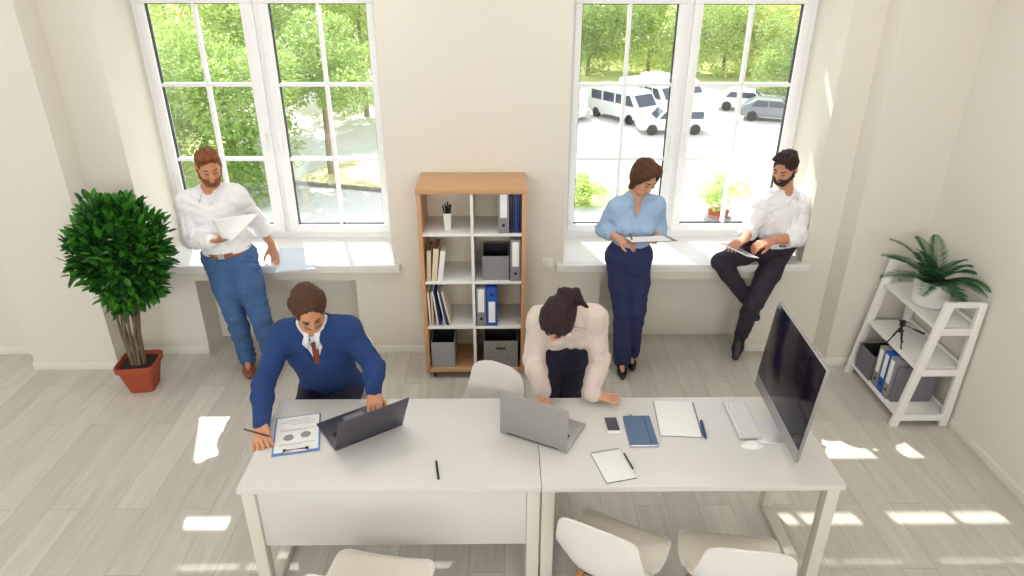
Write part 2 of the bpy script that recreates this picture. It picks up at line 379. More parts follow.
def bx(px, row_px0=419, row_px1=529, a=-.57, bb=.171): return a+(px-row_px0)*(bb-a)/(row_px1-row_px0)
def binder(x, y, z, face, label, group, m, rz=0, hole_hi=False, wd=.075):
    """face: the spine looks towards -y before rz"""
    t = thing('ring_binder', label, 'binder', (x, y, z), rz, group)
    h, d = .315, .27
    MB().box((-wd/2, 0, 0), (wd/2, d, h), .002).build('cover', m, t)
    if hole_hi: MB().box((-wd*.32, -.0012, .03), (wd*.32, .001, .20)).build('spine_label', M_paper, t); hz = .255
    else: MB().box((-wd*.32, -.0012, .115), (wd*.32, .001, .30)).build('spine_label', M_paper, t); hz = .06
    MB().lathe([(.0115, 0), (.0115, .002)], (0, 0, 0), 16, T(0, 0, hz) @ RX(PI/2)).build('finger_hole', M_black, t)
    return t
G1 = 'ring binders in the bookcase'
binder(.0, BY0+.012, SH[2]+.018, 0, 'grey ring binder on the top bookcase shelf, beside the dark folders', G1, M_grey, wd=.075)
binder(.083, BY0+.012, SH[1]+.018, 0, 'grey ring binder on the second bookcase shelf, right of the grey storage box', G1, M_grey, wd=.072)
binder(-.166, BY0+.012, SH[0]+.018, 0, 'grey ring binder standing left of the blue binder in the bookcase', G1, M_grey, wd=.070)
binder(-.088, BY0+.012, SH[0]+.018, 0, 'blue ring binder with a white spine label in the bookcase', G1, M_blue, hole_hi=True, wd=.075)
for k, (c_, nm) in enumerate([((28, 30, 60), 'black folder right beside the grey binder on the top bookcase shelf'), ((34, 48, 96), 'navy folder, second of the folders on the top bookcase shelf'), ((70, 80, 110), 'slate grey folder in the middle of the folders on the top bookcase shelf'), ((20, 50, 130), 'dark blue folder on the top bookcase shelf, second from the oak side'), ((16, 20, 40), 'blackish folder pressed against the right oak side of the top shelf')]):
    x = .046+k*.0162
    tag(MB().box((x, BY0+.02+.004*(k % 3), SH[2]+.0185), (x+.0135, BY0+.25, SH[2]+.018+.27+.012*((k*3) % 4)), .0015).build('folder', mat('folder_%d' % k, c_, .45)), nm, 'folder', 'folders on the top bookcase shelf')
# pen cup
pc = thing('pen_cup', 'tapered white square pen cup with black pens on the top bookcase shelf', 'cup', (-.392, BY0+.10, SH[2]+.018))
MB().lathe([(.021, 0), (.024, .02), (.031, .125), (.027, .125), (.02, .01)], (0, 0, 0), 24, sq=5).build('cup', M_white, pc)
for k, (a, l) in enumerate([(-.35, .18), (-.15, .19), (.05, .2), (.22, .185), (-.02, .17), (.32, .18)]):
    p = MB(); ex = math.sin(a)*l*.45; yy = .012*((k % 3)-1)
    p.tube([(ex*.1, yy*.3, .012), (ex, yy, l)], [.005, .005], 8)
    tag(p.build('pen', M_black), 'one of the black pens crowded in the white pen cup on the bookcase shelf', 'pen', 'pens in the pen cup').location = pc.location
# leaning books, second row
def leaning(x, z, thick, h, d, ang, m, name, label, cat, group, page=None):
    t = thing(name, label, cat, (x, BY0+.02, z), 0, group)
    M = RY(ang)
    MB().box((0, 0, 0), (.003, d, h), 0, M).build('front_cover', m, t); MB().box((thick-.003, 0, 0), (thick, d, h), 0, M).build('back_cover', m, t)
    MB().box((0, -.002, 0), (thick, .002, h), .0005, M).build('spine', m, t)
    MB().box((.003, .002, .003), (thick-.003, d-.004, h-.004), 0, M).build('pages', page or M_paper, t)
    return t
M_cream = mat('book_cream', (225, 208, 178), .7); M_tan = mat('book_tan', (214, 196, 168), .7); M_red = mat('book_rust', (150, 84, 52), .7)
GB = 'books leaning on the second bookcase shelf'
leaning(-.552, SH[1]+.019, .030, .235, .19, .05, M_tan, 'book', 'tan book against the left oak side of the second bookcase shelf', 'book', GB, M_red)
leaning(-.517, SH[1]+.019, .038, .250, .20, .10, M_cream, 'book', 'thick cream book leaning in the middle on the second bookcase shelf', 'book', GB, M_red)
leaning(-.474, SH[1]+.019, .034, .235, .20, .13, M_white, 'book', 'white book leaning last on the second bookcase shelf', 'book', GB, M_cream)
GC = 'magazines leaning on the third bookcase shelf'
for k, (th, h, a, c_, nm) in enumerate([(.014, .27, -.03, (236, 228, 214), 'cream magazine against the oak side of the third bookcase shelf'), (.012, .27, .00, (214, 190, 160), 'tan magazine, second on the third bookcase shelf'),
        (.010, .28, -.10, (240, 240, 238), 'white magazine left of the navy ones on the third bookcase shelf'), (.010, .28, -.14, (38, 52, 104), 'thin navy magazine on the third bookcase shelf, left of the thicker navy one'),
        (.008, .275, -.16, (235, 235, 235), 'thin white magazine between the two navy magazines'), (.016, .28, -.18, (40, 50, 96), 'thicker navy magazine on the third bookcase shelf'), (.012, .28, -.20, (226, 214, 196), 'pale beige magazine leaning last on the third bookcase shelf')]):
    leaning(-.548+k*.014+(.02 if k > 1 else 0)+(.018 if k > 3 else 0)+.004*k, SH[0]+.0195+(.003 if a < 0 else 0), th, h, .20, a, mat('mag_%d' % k, c_, .6), 'magazine', nm, 'magazine', GC)
def open_box(name, label, cat, loc, d, m, rz=0, handle=True, group=None, inner=None):
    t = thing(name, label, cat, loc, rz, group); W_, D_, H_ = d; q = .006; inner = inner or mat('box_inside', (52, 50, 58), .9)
    b = MB(); b.box((-W_/2, 0, 0), (W_/2, D_, q)); b.box((-W_/2, 0, q), (-W_/2+q, D_, H_)); b.box((W_/2-q, 0, q), (W_/2, D_, H_)); b.box((-W_/2+q, 0, q), (W_/2-q, q, H_)); b.box((-W_/2+q, D_-q, q), (W_/2-q, D_, H_))
    b.build('box_body', m, t, smooth=0)
    e = .0015; b = MB(); x0, x1 = -W_/2+q, W_/2-q
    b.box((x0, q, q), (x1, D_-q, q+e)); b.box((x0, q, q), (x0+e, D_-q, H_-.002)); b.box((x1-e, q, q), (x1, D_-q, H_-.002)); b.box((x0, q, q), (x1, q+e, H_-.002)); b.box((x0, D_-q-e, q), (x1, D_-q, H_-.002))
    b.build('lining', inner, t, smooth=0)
    if handle: MB().box((-.035, -.001, H_*.68), (.035, .001, H_*.68+.018), .0006).build('hand_hole', M_black, t)
    return t
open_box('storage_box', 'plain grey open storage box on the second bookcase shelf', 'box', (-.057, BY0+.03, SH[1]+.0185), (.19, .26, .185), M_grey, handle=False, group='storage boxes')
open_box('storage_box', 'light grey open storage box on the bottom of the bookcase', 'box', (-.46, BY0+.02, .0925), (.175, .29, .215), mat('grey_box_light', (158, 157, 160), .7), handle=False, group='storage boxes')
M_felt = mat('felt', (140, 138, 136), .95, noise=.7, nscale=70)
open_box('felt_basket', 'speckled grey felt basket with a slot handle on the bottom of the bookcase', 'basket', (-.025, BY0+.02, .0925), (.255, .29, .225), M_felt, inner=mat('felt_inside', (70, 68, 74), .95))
# wall socket to the right of the bookcase
so = thing('wall_socket', 'small white wall socket on the wall right of the bookcase', 'socket', (.335, Y0, .795))
MB().box((-.04, -.01, -.04), (.04, 0, .04), .004).build('faceplate', M_white, so); MB().lathe([(.022, 0), (.02, .004)], (0, 0, 0), 20, T(0, -.010, 0) @ RX(PI/2)).build('outlet', M_trim, so)

# ------------------------------------------------------------------ ladder shelf
LX, LY0, LY1 = 2.655, 3.79, 4.50
ls = thing('ladder_shelf', 'white slanted three tier shelf against the right wall', 'shelf', (LX, LY0, 0))
LW = LY1-LY0; XB = .395
def fx(z): return .135*z/.95
for y in (0, LW-.03):
    f = MB(); f.prism([(0, 0), (.055, 0), (fx(.95)+.055, .95), (fx(.95), .95)], y, y+.03, RX(PI/2) @ Matrix.Scale(-1, 4, (0, 0, 1)), .002); f.build('front_post', M_white, ls)
    f = MB(); f.prism([(XB-.055, 0), (XB, 0), (XB, .95), (XB-.045, .95)], y, y+.03, RX(PI/2) @ Matrix.Scale(-1, 4, (0, 0, 1)), .002); f.build('back_post', M_white, ls)
    for z, hgt in ((.045, .05), (.405, .05), (.715, .05), (.915, .035)):
        MB().box((fx(z)+.05, y+.003, z), (XB-.045, y+.027, z+hgt), .002).build('cross_bar', M_white, ls)
for z in (.075, .44, .75):
    MB().box((fx(z)+.012, .03, z), (XB-.006, LW-.03, z+.018), .002).build('shelf_board', M_white, ls)
    MB().box((XB-.018, .03, z+.02), (XB-.006, LW-.03, z+.045), .001).build('back_lip', M_white, ls)
# contents of the ladder shelf (spines face -x)
open_box('storage_box', 'dark grey open storage box on the bottom board of the white slanted shelf', 'box', (LX+.035, 4.325, .0935), (.21, .27, .20), mat('grey_box_dark', (112, 108, 116), .7), rz=-PI/2, handle=False, group='storage boxes')
ey = bpy.context.scene.objects
for k, (y, m_, hh, nm) in enumerate([(4.165, M_grey, False, 'grey ring binder next to the storage box on the white slanted shelf'), (4.09, M_blue, False, 'blue ring binder between two grey ones on the white slanted shelf'), (4.015, M_grey, False, 'grey ring binder nearest the camera on the white slanted shelf')]):
    binder(LX+.045, y, .0935, 0, nm, 'ring binders on the slanted shelf', m_, rz=-PI/2, hole_hi=hh, wd=.068)
tag(MB().box((LX+.06, 3.95, .094), (LX+.34, 3.972, .37), .002).build('folder', mat('folder_grey', (120, 117, 124), .7)), 'dark grey folder standing at the near end of the white slanted shelf', 'folder')
# tripod
tp = thing('tripod', 'small black table tripod standing on the middle board of the slanted shelf', 'tripod', (LX+.105, 4.12, .458))
for k in range(3):
    a = 2*PI*k/3+.5
    l = MB(); l.tube([(.014*math.cos(a), .014*math.sin(a), .115), (.036*math.cos(a), .036*math.sin(a), .062)], .0065, 10); l.tube([(.036*math.cos(a), .036*math.sin(a), .062), (.058*math.cos(a), .058*math.sin(a), .008)], .0045, 10)
    lg = l.build('leg', M_black, tp); MB().ball((.06*math.cos(a), .06*math.sin(a), .0075), .0075).build('rubber_foot', M_dark, lg)
c_ = MB(); c_.tube([(0, 0, .10), (0, 0, .15)], .010, 12); c_.cbox((0, 0, .115), (.03, .03, .02), .004); c_.build('hub', M_black, tp)
c_ = MB(); c_.cbox((0, 0, .165), (.03, .026, .03), .004); c_.cbox((0, 0, .186), (.042, .036, .008), .002); c_.build('pan_head', M_black, tp)
MB().tube([(.01, -.01, .165), (.045, -.05, .158), (.06, -.068, .155), (.10, -.11, .148)], [.003, .003, .007, .008], 10).build('pan_handle', M_black, tp)
# palm
pt = thing('potted_palm', 'feathery green palm in a round white pot on top of the white slanted shelf', 'plant', (LX+.26, 4.15, .768))
MB().lathe([(.085, 0), (.105, .01), (.112, .06), (.115, .185), (.108, .185), (.105, .165)], (0, 0, 0), 32).build('pot', M_white, pt)
MB().lathe([(.104, .160), (.098, .172)], (0, 0, 0), 24).build('soil', M_soil, pt)
M_palm = mat('palm_leaf', (40, 98, 52), .5, noise=.35, nscale=12, transl=.2)
rnd = random.Random(3)
for k, (az, ln, el) in enumerate([(180, .47, .72), (160, .44, .95), (205, .42, .50), (228, .38, .35), (255, .36, .45), (282, .44, .55), (298, .36, .38), (268, .40, .95), (118, .34, 1.2), (78, .34, 1.25), (190, .34, 1.15), (285, .30, 1.2), (140, .34, .6), (170, .36, .3), (240, .30, .85), (215, .36, .8), (272, .32, .2), (100, .26, .8), (292, .30, .85)]):
    a = math.radians(az+90 if False else az); f = bmesh.new(); pts = []
    d = Vector((math.cos(a), math.sin(a), 0)); n_ = 16
    for i in range(n_+1):
        s = i/n_; e = el-1.15*s*s
        pts.append((Vector((0, 0, .165)) if i == 0 else pts[-1]+(d*math.cos(el-.75*s*s)+Vector((0, 0, math.sin(el-.75*s*s))))*ln/n_))
    sd = d.cross(Vector((0, 0, 1)))
    m = MB(); m.bm.free(); m.bm = f; m.tube(pts, [.0025]*8+[.0015]*9, 5)
    for i in range(3, n_+1):
        for sgn in (-1, 1):
            for sub in (0, .5):
                s = (i+sub-.5)/n_; i0 = min(i, n_); p = pts[i0-1].lerp(pts[i0], sub)
                t_ = (pts[i0]-pts[i0-1]).normalized(); L_ = .10*math.sin(PI*min(1, .2+.8*s))**.7*(1.08-.35*s)+.02
                q = (sd*sgn*.85+t_*.75+Vector((0, 0, .10+.15*rnd.random()))).normalized()
                e1 = p+q*L_*.5; e2 = p+q*L_-Vector((0, 0, .012)); wv = t_*.0040
                v = [f.verts.new(c2) for c2 in (p-wv*.5, p+wv*.5, e1+wv, e2, e1-wv)]
                f.faces.new(v)
    m.build('frond', M_palm, pt, smooth=0)

# ------------------------------------------------------------------ big potted plant
M_leaf = mat('ficus_leaf', (70, 140, 44), .42, noise=.5, nscale=7, transl=.3)
M_leaf2 = mat('ficus_leaf_dark', (34, 88, 34), .4, noise=.4, nscale=7, transl=.25)
M_terra = mat('terracotta', (164, 74, 48), .75, noise=.06, nscale=30)
M_bark = mat('bark', (120, 104, 86), .9, noise=.3, nscale=30)
fp = thing('potted_ficus', 'bushy green ficus tree in a square terracotta pot by the left window', 'plant', (-2.69, 4.33, 0))
MB().lathe([(.070, 0), (.085, .004), (.122, .185), (.124, .19), (.136, .192), (.140, .235), (.128, .237), (.119, .20)], (0, 0, 0), 48, RZ(.12), sq=7).build('pot', M_terra, fp)
MB().lathe([(.117, .195), (.112, .212)], (0, 0, 0), 32, RZ(.12), sq=7).build('soil', M_soil, fp)
rnd = random.Random(11)
for k in range(11):
    a = 2*PI*k/11+rnd.random()*.3; r0 = .025+.03*rnd.random(); r1 = .035+.05*rnd.random()
    MB().tube([(r0*math.cos(a), r0*math.sin(a), .19), (r0*1.3*math.cos(a+.3), r0*1.3*math.sin(a+.3), .45), (r1*math.cos(a+.6)+.03, r1*math.sin(a+.6), .75), (r1*3.2*math.cos(a+.8)+.07, r1*3.2*math.sin(a+.8), 1.1)], [.011, .009, .008, .005], 7).build('stem', M_bark, fp)
def leaf_cloud(rnd, n, sample, size, fold=.25, up=.3, aspect=.45):
    bm = bmesh.new()
    for _ in range(n):
        p, nd = sample(rnd)
        d = (nd+Vector((rnd.gauss(0, .5), rnd.gauss(0, .5), rnd.gauss(up, .5)))).normalized()
        s = d.cross(Vector((rnd.gauss(0, .3), rnd.gauss(0, .3), 1))).normalized(); u = s.cross(d)
        L_ = size*(.7+.6*rnd.random()); W_ = L_*aspect*.5
        a, b_, c2, e, g, h = p, p+d*L_*.35+s*W_+u*W_*fold, p+d*L_*.72+s*W_*.8+u*W_*fold, p+d*L_, p+d*L_*.72-s*W_*.8+u*W_*fold, p+d*L_*.35-s*W_+u*W_*fold
        m1, m2 = p+d*L_*.35, p+d*L_*.72
        V = [bm.verts.new(q) for q in (a, b_, c2, e, g, h, m1, m2)]
        bm.faces.new((V[0], V[1], V[6])); bm.faces.new((V[6], V[1], V[2], V[7])); bm.faces.new((V[7], V[2], V[3]))
        bm.faces.new((V[0], V[6], V[5])); bm.faces.new((V[6], V[7], V[4], V[5])); bm.faces.new((V[7], V[3], V[4]))
    me = bpy.data.meshes.new('foliage'); bm.to_mesh(me); bm.free(); return me
def canopy(r):
    # egg shaped crown built of clumps
    while True:
        v = Vector((r.gauss(0, 1), r.gauss(0, 1), r.gauss(0, 1))).normalized(); rad = (.45+.55*r.random()**.5)
        lump = 1+.10*math.sin(v.x*7+v.z*5)+.08*math.sin(v.y*8+v.z*9+1)
        p = Vector((v.x*.275*lump, v.y*.26*lump, v.z*.395*lump))*rad
        if p.z < -.1: p.x *= 1+ (p.z+.1)*.9; p.y *= 1+(p.z+.1)*.9
        return p+Vector((-.02+.02*p.z+.10, 0, 1.07)), v
rnd = random.Random(5)
link('foliage', leaf_cloud(rnd, 1500, canopy, .082), M_leaf, fp, 0)
link('foliage', leaf_cloud(rnd, 1400, canopy, .08), M_leaf2, fp, 0)
# ------------------------------------------------------------------ desk things
DZ = .7405
def at(t, x, y, rz, z=DZ): t.location = (x, y, z); t.rotation_euler = (0, 0, rz)
def keys(rows, w, d, key, x0, y0, z, h):
    m = MB()
    for r, n in enumerate(rows):
        kw = w/n
        for k in range(n): m.box((x0+k*kw+.0012, y0-r*d-d+.0012, z), (x0+(k+1)*kw-.0012, y0-r*d-.0012, z+h), .0004)
    return m
def laptop(label, cx, cy, rz, tilt, m_lid, W=.365, D=.252, H=.236):
    """origin at the hinge centre; the keyboard side lies along +y, the lid rises from the hinge and leans back by tilt"""
    t = thing('laptop', label, 'laptop', (cx, cy, DZ), rz)
    MB().box((-W/2, 0, .001), (W/2, D, .014), .004).build('base', m_lid, t)
    k = keys([12, 12, 12, 11, 9], .30, .0205, .02, -.15, .128, .0138, .0018); k.build('keyboard', M_black, t)
    MB().box((-.055, .145, .0138), (.055, .225, .0144)).build('touchpad', M_alu, t)
    MB().tube([(-W*.38, .004, .014), (W*.38, .004, .014)], .006, 12).build('hinge', M_dark, t)
    M = T(0, .003, .016) @ RX(tilt)
    MB().box((-W/2, -.004, 0), (W/2, .003, H), .0028, M).build('lid', m_lid, t)
    MB().box((-W/2+.008, .003, .012), (W/2-.008, .0036, H-.008), 0, M).build('screen', mat('screen_glass', (26, 24, 34), .12), t)
    return t
M_lap1 = mat('laptop_dark', (92, 90, 102), .4, metal=.6); M_lap2 = mat('laptop_silver', (168, 166, 164), .42, metal=.55)
laptop('dark grey open laptop in front of the man in the blue sweater', -.670, 2.755, .598, math.radians(25.5), M_lap1)
laptop('silver grey open laptop in front of the leaning woman, seen from behind its lid', .139, 2.707, -.482, math.radians(-1), M_lap2)
# clipboard
cb = thing('clipboard', 'blue clipboard with a printed chart sheet under the writing hand on the left desk', 'clipboard', (-1.042, 2.79, DZ), .215)
MB().box((-.113, -.155, 0), (.113, .155, .004), .001).build('board', mat('clip_blue', (96, 136, 196), .5), cb)
MB().box((-.105, -.137, .0042), (.105, .148, .0048)).build('sheet', M_paper, cb)
M_print = mat('print_grey', (172, 174, 180), .8)
pr = MB()
for yy, x0, x1 in ((.118, -.06, .06), (.10, -.085, .085), (.082, -.03, .085), (.04, -.085, .085), (.03, -.085, .05), (-.075, -.08, .085), (-.085, -.08, .03)): pr.box((x0, yy-.0018, .0048), (x1, yy+.0018, .0050))
pr.build('printed_lines', M_print, cb)
for x in (-.04, .042): 
    MB().lathe([(.025, 0), (.025, .0002)], (x, -.025 if x < 0 else -.015, .0049), 24).build('pie_chart', mat('chart', (150, 152, 160), .8), cb)
cl = MB(); cl.box((-.055, -.148, .005), (.055, -.128, .012), .003); cl.box((-.05, -.152, .004), (.05, -.142, .018), .002); cl.build('clip', M_chrome, cb)
for x in (-.052, .052): MB().box((x-.008, -.138, .005), (x+.008, -.124, .014), .002).build('clip_pad', M_black, cb)
def pen(label, p, q, m, r=.0045, tip=None, group=None):
    p, q = Vector(p), Vector(q); t = thing('pen', label, 'pen', p, 0, group); q = q-p; p = Vector((0, 0, 0))
    MB().tube([p, p.lerp(q, .88)], r, 10).build('barrel', m, t); MB().tube([p.lerp(q, .88), q], [r, .001], 10).build('tip', tip or M_chrome, t)
    return t
pen('black pen lying alone near the front of the left desk', (-.303, 2.449, DZ+.0055), (-.327, 2.585, DZ+.0055), M_black, .0052)
# phone
ph = thing('smartphone', 'small white smartphone with a dark screen lying on the right desk', 'phone', (.553, 2.84, DZ), .03)
MB().box((-.034, -.066, 0), (.034, .066, .009), .0035).build('phone_body', M_white, ph); MB().box((-.031, -.046, .009), (.031, .062, .0094)).build('screen', mat('phone_screen', (44, 44, 56), .15), ph)
MB().lathe([(.005, 0), (.005, .0004)], (0, -.056, .009), 16).build('home_button', M_trim, ph)
# blue notebook
nb = thing('notebook', 'slate blue hardcover notebook with a ribbon between the phone and the sketch pad', 'notebook', (.687, 2.79, DZ), .0)
M_nb = mat('notebook_blue', (88, 112, 146), .6)
MB().box((-.069, -.118, 0), (.069, .118, .002), .0006).build('back_cover', M_nb, nb); MB().box((-.066, -.115, .002), (.066, .115, .013)).build('pages', M_paper, nb)
MB().box((-.069, -.118, .013), (.069, .118, .0155), .0006).build('front_cover', M_nb, nb)
MB().box((.034, -.119, .0155), (.038, .119, .0162)).build('elastic_band', mat('band', (60, 76, 104), .7), nb)
MB().tube([(-.012, .108, .014), (-.018, .13, .006), (-.03, .15, .002)], .0018, 6).build('ribbon', M_dark, nb)
# sketch pad + blue pen
sk = thing('sketch_pad', 'large white spiral sketch pad with a blue pen beside it on the right desk', 'notepad', (.898, 2.897, DZ), -.08)
MB().box((-.105, -.148, 0), (.105, .148, .002)).build('back_cover', mat('board_grey', (120, 120, 124), .7), sk); MB().box((-.103, -.146, .002), (.103, .146, .010), .001).build('pages', M_paper, sk)
def spiral(parent, a, b, r, n):
    a, b = Vector(a), Vector(b); m = MB(); ax = (b-a).normalized(); sd = ax.cross(Vector((0, 0, 1)))
    for k in range(n):
        c = a.lerp(b, k/(n-1)); m.tube([c+(sd*math.cos(t_)+Vector((0, 0, 1))*math.sin(t_))*r for t_ in np.linspace(0, 2*PI, 9)], .0009, 5, cap=False)
    return m.build('spiral_binding', M_dark, parent)
spiral(sk, (.103, -.14, .006), (.103, .14, .006), .006, 28)
pen('thick dark blue pen lying against the right edge of the sketch pad', (1.004, 2.738, DZ+.0085), (1.020, 2.885, DZ+.0085), mat('pen_blue', (30, 64, 120), .4), .008)
# notepad + pencil
np_ = thing('spiral_notepad', 'small white spiral notepad with a black pen on it near the desk front', 'notepad', (.5135, 2.535, DZ), .235)
MB().box((-.075, -.106, 0), (.075, .106, .002)).build('back_cover', M_black, np_); MB().box((-.073, -.104, .002), (.073, .103, .007), .001).build('pages', M_paper, np_)
spiral(np_, (-.068, .105, .005), (.068, .105, .005), .005, 20)
pen('slim black pen lying across the small spiral notepad', (.577, 2.61, DZ+.0125), (.606, 2.478, DZ+.0125), M_black, .004)
# keyboard + mouse
kb = thing('keyboard', 'white slim desktop keyboard on the right desk', 'keyboard', (1.232, 2.88, DZ), PI/2-.03)
kb.rotation_euler = (0, 0, -PI/2-.03)
MB().box((-.158, -.06, 0), (.158, .06, .009), .003).build('keyboard_body', mat('keyboard_body', (196, 196, 198), .4), kb)
keys([14, 14, 13, 12, 10], .304, .0218, .02, -.152, .0545, .0088, .003).build('key_block', mat('keycap', (228, 228, 228), .5), kb)
mo = thing('mouse', 'white low computer mouse beside the keyboard', 'mouse', (1.222, 2.678, DZ), PI/2+.05)
m = MB(); m.ball((0, 0, 0), 1, 3, (.030, .057, .026)); bmesh.ops.bisect_plane(m.bm, geom=m.bm.verts[:]+m.bm.edges[:]+m.bm.faces[:], plane_co=(0, 0, 0), plane_no=(0, 0, -1), clear_outer=True)
bmesh.ops.holes_fill(m.bm, edges=m.bm.edges[:]); m.build('mouse_shell', M_white, mo); MB().box((-.0006, .01, .02), (.0006, .05, .0255)).build('button_gap', M_trim, mo)
# all in one
im = thing('desktop_computer', 'large all in one desktop computer with black screen on the right desk', 'computer', (1.36, 2.785, DZ), -PI/2+1.52-PI/2+PI/2)
im.rotation_euler = (0, 0, 1.52-PI)   # local +x runs to the camera, local -y is the screen side
M = T(0, 0, .075) @ RX(-.09)
MB().box((-.328, -.012, 0), (.328, .006, .505), .004, M).build('housing', M_alu, im)
m = MB(); m.ball((0, .006, .25), 1, 3, (.30, .045, .235)); bmesh.ops.bisect_plane(m.bm, geom=m.bm.verts[:]+m.bm.edges[:]+m.bm.faces[:], plane_co=(0, .006, 0), plane_no=(0, -1, 0), clear_outer=True); rot(m.bm.verts, M); m.build('rear_shell', M_alu, im)
MB().box((-.324, -.0145, .07), (.324, -.012, .501), .001, M).build('screen', mat('computer_screen', (24, 18, 34), .12, spec=.3), im)
m = MB(); m.prism([(.0, 0), (.0, .006), (.0, .006)], 0, 0) if False else None
m = MB(); m.box((-.10, -.10, 0), (.10, .10, .006), .0025); m.build('foot', mat('bright_aluminium', (214, 214, 216), .35, metal=.4), im)
m = MB(); pr_ = [(.085, .004), (.10, .02), (.105, .06), (.085, .14), (.05, .22), (.035, .24), (.03, .23), (.06, .18), (.092, .08), (.090, .03), (.075, .008)]
a_ = [m.bm.verts.new((-.075, y, z)) for y, z in pr_]; b_ = [m.bm.verts.new((.075, y, z)) for y, z in pr_]
m.bm.faces.new(a_); m.bm.faces.new(b_[::-1])
for k in range(len(pr_)): m.bm.faces.new((a_[k], a_[(k+1) % len(pr_)], b_[(k+1) % len(pr_)], b_[k]))
m.build('stand_neck', M_alu, im)

# ------------------------------------------------------------------ papers at the left window
def sheet(name, label, cat, corners, m, bend=0, group=None, dots=False, kids=0, n=10, th=.0006):
    """paper between four world corners a b c d (a-b one edge, d-c the opposite)"""
    a, b_, c, d = [Vector(v) for v in corners]; o = a.copy(); bm = bmesh.new(); g = []
    nrm = (b_-a).cross(d-a).normalized()
    if nrm.z < 0: nrm = -nrm
    for j in range(n+1):
        for i in range(n+1):
            u, v = i/n, j/n; p = (a.lerp(b_, u)).lerp(d.lerp(c, u), v)-o+nrm*bend*math.sin(PI*u)*(1 if not callable(bend) else 1)
            g.append(bm.verts.new(p))
    for j in range(n):
        for i in range(n): bm.faces.new((g[j*(n+1)+i], g[j*(n+1)+i+1], g[(j+1)*(n+1)+i+1], g[(j+1)*(n+1)+i]))
    me = bpy.data.meshes.new(name); bm.to_mesh(me); bm.free()
    t = link(name, me, m, None, 60); t.location = o; md = t.modifiers.new('thickness', 'SOLIDIFY'); md.thickness = th
    return tag(t, label, cat, group)
def dot_mat():
    m = bpy.data.materials.new('dotted_paper'); m.use_nodes = True; nt = m.node_tree; b = nt.nodes['Principled BSDF']; b.inputs['Roughness'].default_value = .7
    tc = nt.nodes.new('ShaderNodeTexCoord'); v = nt.nodes.new('ShaderNodeTexVoronoi'); v.inputs['Scale'].default_value = 75; v.inputs['Randomness'].default_value = .15
    nt.links.new(tc.outputs['Object'], v.inputs['Vector']); r = nt.nodes.new('ShaderNodeMath'); r.operation = 'GREATER_THAN'; r.inputs[1].default_value = .33; nt.links.new(v.outputs['Distance'], r.inputs[0])
    mx = nt.nodes.new('ShaderNodeMix'); mx.data_type = 'RGBA'; mx.inputs[6].default_value = lin((150, 182, 224)); mx.inputs[7].default_value = lin((236, 240, 246)); nt.links.new(r.outputs[0], mx.inputs[0]); nt.links.new(mx.outputs[2], b.inputs['Base Color'])
    return m
M_dots = dot_mat()
# ------------------------------------------------------------------ outdoors
K = 1.435; G = 2.9-6.9*K      # street level, two floors down
def ground_mat(name, c1, c2, sc, rough=.9):
    m = bpy.data.materials.new(name); m.use_nodes = True; nt = m.node_tree; b = nt.nodes['Principled BSDF']; b.inputs['Roughness'].default_value = rough
    tc = nt.nodes.new('ShaderNodeTexCoord'); n = nt.nodes.new('ShaderNodeTexNoise'); n.inputs['Scale'].default_value = sc; n.inputs['Detail'].default_value = 6; nt.links.new(tc.outputs['Object'], n.inputs[0])
    mx = nt.nodes.new('ShaderNodeMix'); mx.data_type = 'RGBA'; mx.inputs[6].default_value = lin(c1); mx.inputs[7].default_value = lin(c2); nt.links.new(n.outputs['Fac'], mx.inputs[0]); nt.links.new(mx.outputs[2], b.inputs['Base Color']); return m
M_asph = ground_mat('pale_asphalt', (200, 198, 195), (216, 213, 208), 1.2)
M_verge = ground_mat('dry_verge', (224, 212, 168), (206, 200, 140), 1.5)
M_grass = ground_mat('lawn', (186, 196, 118), (208, 206, 142), 1.2)
M_kerb = mat('kerb_stone', (120, 116, 108), .9)
def flat(name, poly, z0, z1, m, label=None):
    o = MB().prism([(x*K, y*K if y > 7 else y) for x, y in poly], z0, z1).build(name, m, smooth=0); struct(o)
    return o
flat('car_park', [(-70, 6.2), (90, 6.2), (140, 170), (-120, 170)], G-.3, G, M_asph)
flat('verge', [(-7.2, 22.6), (-5, 22.0), (-2.4, 21.2), (1, 21.0), (1, 25.5), (-2.2, 26.4), (-5, 26.0), (-6.6, 24.4)], G, G+.04, M_verge)
flat('lawn_strip', [(1.4, 20.0), (4.3, 20.0), (4.3, 21.8), (1.4, 21.9)], G, G+.04, M_grass)
flat('lawn', [(-26, 9), (-7.6, 9), (-7.4, 17), (-8.2, 21), (-12, 30), (-30, 34)], G, G+.05, M_grass)
flat('bank', [(-6, 44), (60, 41), (70, 66), (-20, 66)], G, G+.06, M_grass)
MB_ = MB()
for a, b_ in zip([(-7.3, 22.5), (-5, 21.9), (-2.4, 21.1), (1, 20.9)], [(-5, 21.9), (-2.4, 21.1), (1, 20.9), (1.35, 20.9)]): MB_.tube([(a[0]*K, a[1]*K, G+.06), (b_[0]*K, b_[1]*K, G+.06)], .10, 6, sq=True)
struct(MB_.build('kerb', M_kerb))
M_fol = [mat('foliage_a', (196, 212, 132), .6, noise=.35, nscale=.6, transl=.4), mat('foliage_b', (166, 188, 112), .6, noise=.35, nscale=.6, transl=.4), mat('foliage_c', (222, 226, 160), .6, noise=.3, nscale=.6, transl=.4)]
M_trunk = mat('tree_trunk', (150, 138, 118), .9, noise=.2, nscale=3)
CR = {}
